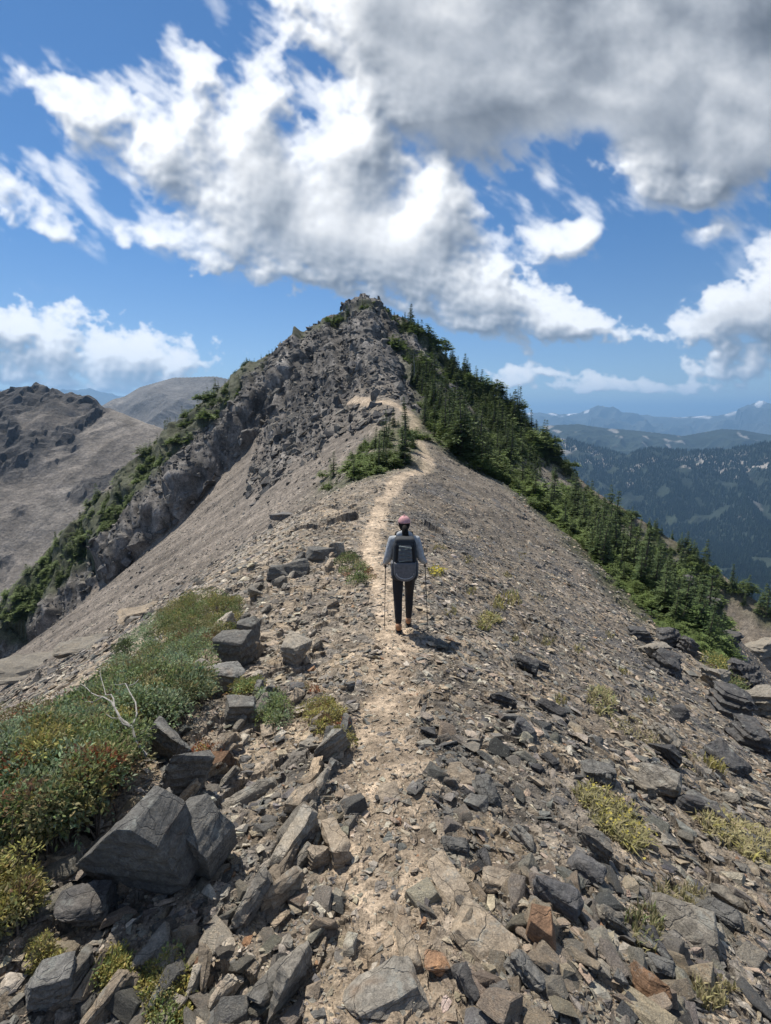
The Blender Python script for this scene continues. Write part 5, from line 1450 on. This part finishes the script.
    link('ponytail', skin_mesh('ponytail', [(0, -.045, 1.585), (.004, -.105, 1.55), (.010, -.125, 1.46), (.014, -.130, 1.36), (.012, -.135, 1.27), (.01, -.135, 1.21)], [(0, 1), (1, 2), (2, 3), (3, 4), (4, 5)], [.03, .045, .055, .052, .038, .012], hairm, 2), None, hair)
    bm = bmesh.new(); ball((0, .035, 1.605), (.087, .104, .095), 28, 18)(bm)
    bmesh.ops.delete(bm, geom=[v for v in bm.verts if v.co.z < 1.604], context='VERTS')
    me = bpy.data.meshes.new('cap'); bm.to_mesh(me); bm.free(); me.materials.append(pink)
    for p in me.polygons: p.use_smooth = True
    cap = link('cap', me, None, root); so = cap.modifiers.new('t', 'SOLIDIFY'); so.thickness = .005
    rg = np.linspace(-1.1, 1.1, 13); Vb = []; 
    for q in rg:
        for rr_, zz_ in ((.092, 1.618), (.16, 1.600)): Vb.append((math.sin(q) * (.09 if rr_ < .1 else .082), .035 + math.cos(q) * (rr_ if rr_ > .1 else .106), zz_ - .012 * abs(q)))
    bme = mesh_np('brim', np.array(Vb), np.array([(2 * i, 2 * i + 1, 2 * i + 3, 2 * i + 2) for i in range(12)], np.int32), True); bme.materials.append(pink)
    br = link('brim', bme, None, cap); so = br.modifiers.new('t', 'SOLIDIFY'); so.thickness = .006
    bm = bmesh.new(); ball((0, .035, 1.713), (.010, .010, .006), 10, 6)(bm); me = bpy.data.meshes.new('button'); bm.to_mesh(me); bm.free(); me.materials.append(pink); link('button', me, None, cap)
    # the pack she carries
    pk = empty('backpack', (bx, by, zb)); tag(pk, 'charcoal hiking backpack with a light grey lower pocket on the back of the hiker', 'backpack')
    rbox('pack_body', (0, -.225, 1.150), (.35, .27, .55), .08, pack, 4, .86, parent=pk)
    rbox('pack_lid', (0, -.215, 1.405), (.30, .23, .11), .045, pack, 4, .85, parent=pk)
    bm = bmesh.new(); ol = [(-.155, 1.145), (.155, 1.145)] + [(.155 * math.cos(t_), 1.0 - .118 * math.sin(t_)) for t_ in np.linspace(0, math.pi, 15)]
    fr = [bm.verts.new((x_ * .93, -.395, .02 + z_ * .98)) for x_, z_ in ol]; bk = [bm.verts.new((x_, -.27, z_)) for x_, z_ in ol]; n_ = len(ol)
    bm.faces.new(fr); bm.faces.new(bk[::-1])
    for i in range(n_): bm.faces.new((fr[(i + 1) % n_], fr[i], bk[i], bk[(i + 1) % n_]))
    bmesh.ops.recalc_face_normals(bm, faces=bm.faces)
    bmesh.ops.bevel(bm, geom=[e for e in bm.edges if all(v.co.y < -.39 for v in e.verts)], offset=.022, segments=3, affect='EDGES', profile=.6)
    me = bpy.data.meshes.new('front_pocket'); bm.to_mesh(me); bm.free(); me.materials.append(pgrey); fp = link('front_pocket', me, None, pk)
    V_, F_ = tube([(.118 * math.cos(t_), -.397, 1.015 - .088 * math.sin(t_)) for t_ in np.linspace(.1, math.pi - .1, 15)], [.007] * 15, 6)
    me = mesh_np('piping', V_, F_, True); me.materials.append(rimm); link('piping', me, None, fp)
    for s_ in (-1, 1):
        rbox('side_pocket', (s_ * .158, -.225, 1.02), (.055, .15, .20), .024, pgrey, 3, parent=pk)
        strap('shoulder_strap', [(s_ * .085, -.125, 1.36), (s_ * .088, -.09, 1.45), (s_ * .092, .0, 1.478), (s_ * .10, .085, 1.43), (s_ * .115, .13, 1.30), (s_ * .135, .10, 1.17), (s_ * .15, -.02, 1.08), (s_ * .145, -.13, 1.03)], .055, .012, web, pk)
        strap('compression_strap', [(s_ * .105, -.318, 1.41), (s_ * .11, -.358, 1.33), (s_ * .118, -.361, 1.22), (s_ * .12, -.366, 1.13)], .022, .004, web, pk)
    cs = Soup()
    zig = [(.082 * (1 if i % 2 else -1), -.376, 1.375 - .027 * i) for i in range(9)]
    V_, F_ = tube(zig, [.0065] * 9, 5); cs.add(V_, F_, (.1, .1, .1))
    link('bungee_cord', cs.mesh('bungee_cord', cord), None, pk)
    rbox('mesh_pouch', (0, -.352, 1.265), (.20, .036, .22), .017, pgrey, 2, .8, parent=pk)
    ths = np.linspace(-2.55, 2.55, 24); V_, F_ = tube([(.178 * math.sin(a), .012 + .142 * math.cos(a), .985) for a in ths], [.016] * 24, 8); V_[:, 2] = .985 + (V_[:, 2] - .985) * 2.2
    me = mesh_np('hip_belt', V_, F_, True); me.materials.append(web); link('hip_belt', me, None, pk)
    V_, F_ = tube([(-.03, -.12, 1.44), (-.025, -.13, 1.475), (.025, -.13, 1.475), (.03, -.12, 1.44)], [.006] * 4, 6); me = mesh_np('haul_loop', V_, F_, True); me.materials.append(web); link('haul_loop', me, None, pk)
    # poles
    for sd_, s_, tip in (('L', -1, (-.275, .0)), ('R', 1, (.36, .02))):
        w_ = np.array(arms['w' + sd_]); top = w_ + [-.012 * s_, .108, .075]
        T = np.array([tip[0], tip[1], gz(*tip)])
        po = empty('trekking_pole', (bx + T[0], by + T[1], zb + T[2])); tag(po, 'trekking pole in the left hand of the hiker, nearly upright' if s_ < 0 else 'trekking pole in the right hand of the hiker, slanting outward', 'trekking pole')
        a = top - T; a_n = a / np.linalg.norm(a); Lp = np.linalg.norm(a)
        for nm, f0, f1, r0, r1, mt in (('grip', Lp - .17, Lp, .014, .017, cork), ('upper_shaft', .55, Lp - .17, .0065, .0065, alu), ('lower_shaft', .05, .55, .0055, .005, alu), ('tip', 0, .05, .003, .006, alu)):
            V_, F_ = tube([a_n * f0, a_n * f1], [r0, r1], 8); me = mesh_np(nm, V_, F_, True); me.materials.append(mt); link(nm, me, None, po)
        V_, F_ = tube([a_n * .055, a_n * .062], [.028, .025], 12); me = mesh_np('basket', V_, F_, True); me.materials.append(web); link('basket', me, None, po)
hiker()
ridge_mesh()
def cliff_rubble(name, scree, count, smin, smax, seed):
    """jointed blocks and ledges breaking out of the cliffs of the peak and the spur"""
    g = np.random.default_rng(seed); P, cr = RIDGE['P'], RIDGE['cr']
    r = np.hypot(P[:, 0], P[:, 1]); az = np.degrees(np.arctan2(P[:, 0], P[:, 1]))
    xc, zc = crest(P[:, 1]); d_ = P[:, 0] - xc
    if scree: w_ = np.where((cr < .1) & (d_ < -5.5) & (P[:, 1] > 12) & (P[:, 1] < 105) & (np.abs(az) < 46), 1.0, 0) * r * (.3 + np.clip(fbm2(P[:, 0] * .12, P[:, 1] * .2, 3, 171) + .1, 0, 1))
    else: w_ = np.where((cr > .15) & (r > 45) & (r < 165) & (np.abs(az) < 46), np.sqrt(cr), 0) * r ** .8
    idx = g.choice(len(P), count, replace=False, p=w_ / w_.sum())
    C0 = P[idx]; n = len(idx)
    s = np.minimum(smin * g.random(n) ** -.5, smax)
    nr = land_normal(C0[:, 0], C0[:, 1], .8); t_ = g.normal(0, .35, (n, 3)); up = nr + t_; up /= np.linalg.norm(up, axis=1)[:, None]
    yaw = g.normal(.6, .6, n); f = np.stack([np.cos(yaw), np.sin(yaw), -.4 + 0 * yaw], 1); f -= up * (f * up).sum(1)[:, None]; f /= np.linalg.norm(f, axis=1)[:, None]
    M = np.stack([f, np.cross(up, f), up], -1)
    tone = np.array([[.150, .140, .126], [.105, .100, .096], [.075, .073, .072], [.20, .182, .155]])[g.choice(4, n, p=[.4, .3, .15, .15])] * g.uniform(.75, 1.3, (n, 1))
    Vs, Fs, Cs, off = [], [], [], 0; pr = g.integers(0, len(SHARDS), n)
    for k in range(len(SHARDS)):
        ii = np.where(pr == k)[0]; V, F = SHARDS[k]
        Q = np.einsum('nij,nvj->nvi', M[ii], V[None] * (s[ii][:, None] * np.stack([np.ones(len(ii)), g.uniform(.8, 1.3, len(ii)), g.uniform(1.0, 2.6 if not scree else 1.4, len(ii))], 1))[:, None]) + C0[ii][:, None]
        Vs.append(Q.reshape(-1, 3)); Fs.append((F[None] + (np.arange(len(ii)) * len(V))[:, None, None] + off).reshape(-1, 3)); off += len(V) * len(ii); Cs.append(np.repeat(tone[ii], len(V), 0))
    o = link(name, mesh_np(name, np.concatenate(Vs), np.concatenate(Fs), False, np.concatenate(Cs)), M_GROUND); tag(o, kind='stuff')
cliff_rubble('cliff_rubble', False, 8500, .40, 2.4, 611)
cliff_rubble('scree_rubble', True, 9000, .10, .9, 613)
far_mesh('scree_hill', 285, 1600, 300, 640)
far_mesh('forested_mountains', 1500, 9500, 420, 900)
far_mesh('distant_mountains', 8800, 47000, 220, 900)
# ------------------------------------------------------------------ the air between here and the far ranges
def haze_box():
    bm = bmesh.new(); bmesh.ops.create_cube(bm, size=1)
    me = bpy.data.meshes.new('haze'); bm.to_mesh(me); bm.free()
    m = bpy.data.materials.new('haze_air'); m.use_nodes = True; t = m.node_tree; t.nodes.clear()
    v = nd(t, 'ShaderNodeVolumePrincipled'); v.inputs['Color'].default_value = HAZE_COL; v.inputs['Density'].default_value = HAZE_DENSITY
    v.inputs['Anisotropy'].default_value = .2
    o = nd(t, 'ShaderNodeOutputMaterial'); t.links.new(v.outputs[0], o.inputs['Volume'])
    h = link('haze', me, m); tag(h, kind='stuff')
    h.scale = (110000, 96000, HZ_TOP - HZ_BOT); h.location = (0, 0, (HZ_TOP + HZ_BOT) / 2)
HZ_TOP, HZ_BOT = 900, -1600
if HAZE_DENSITY > 0: haze_box()
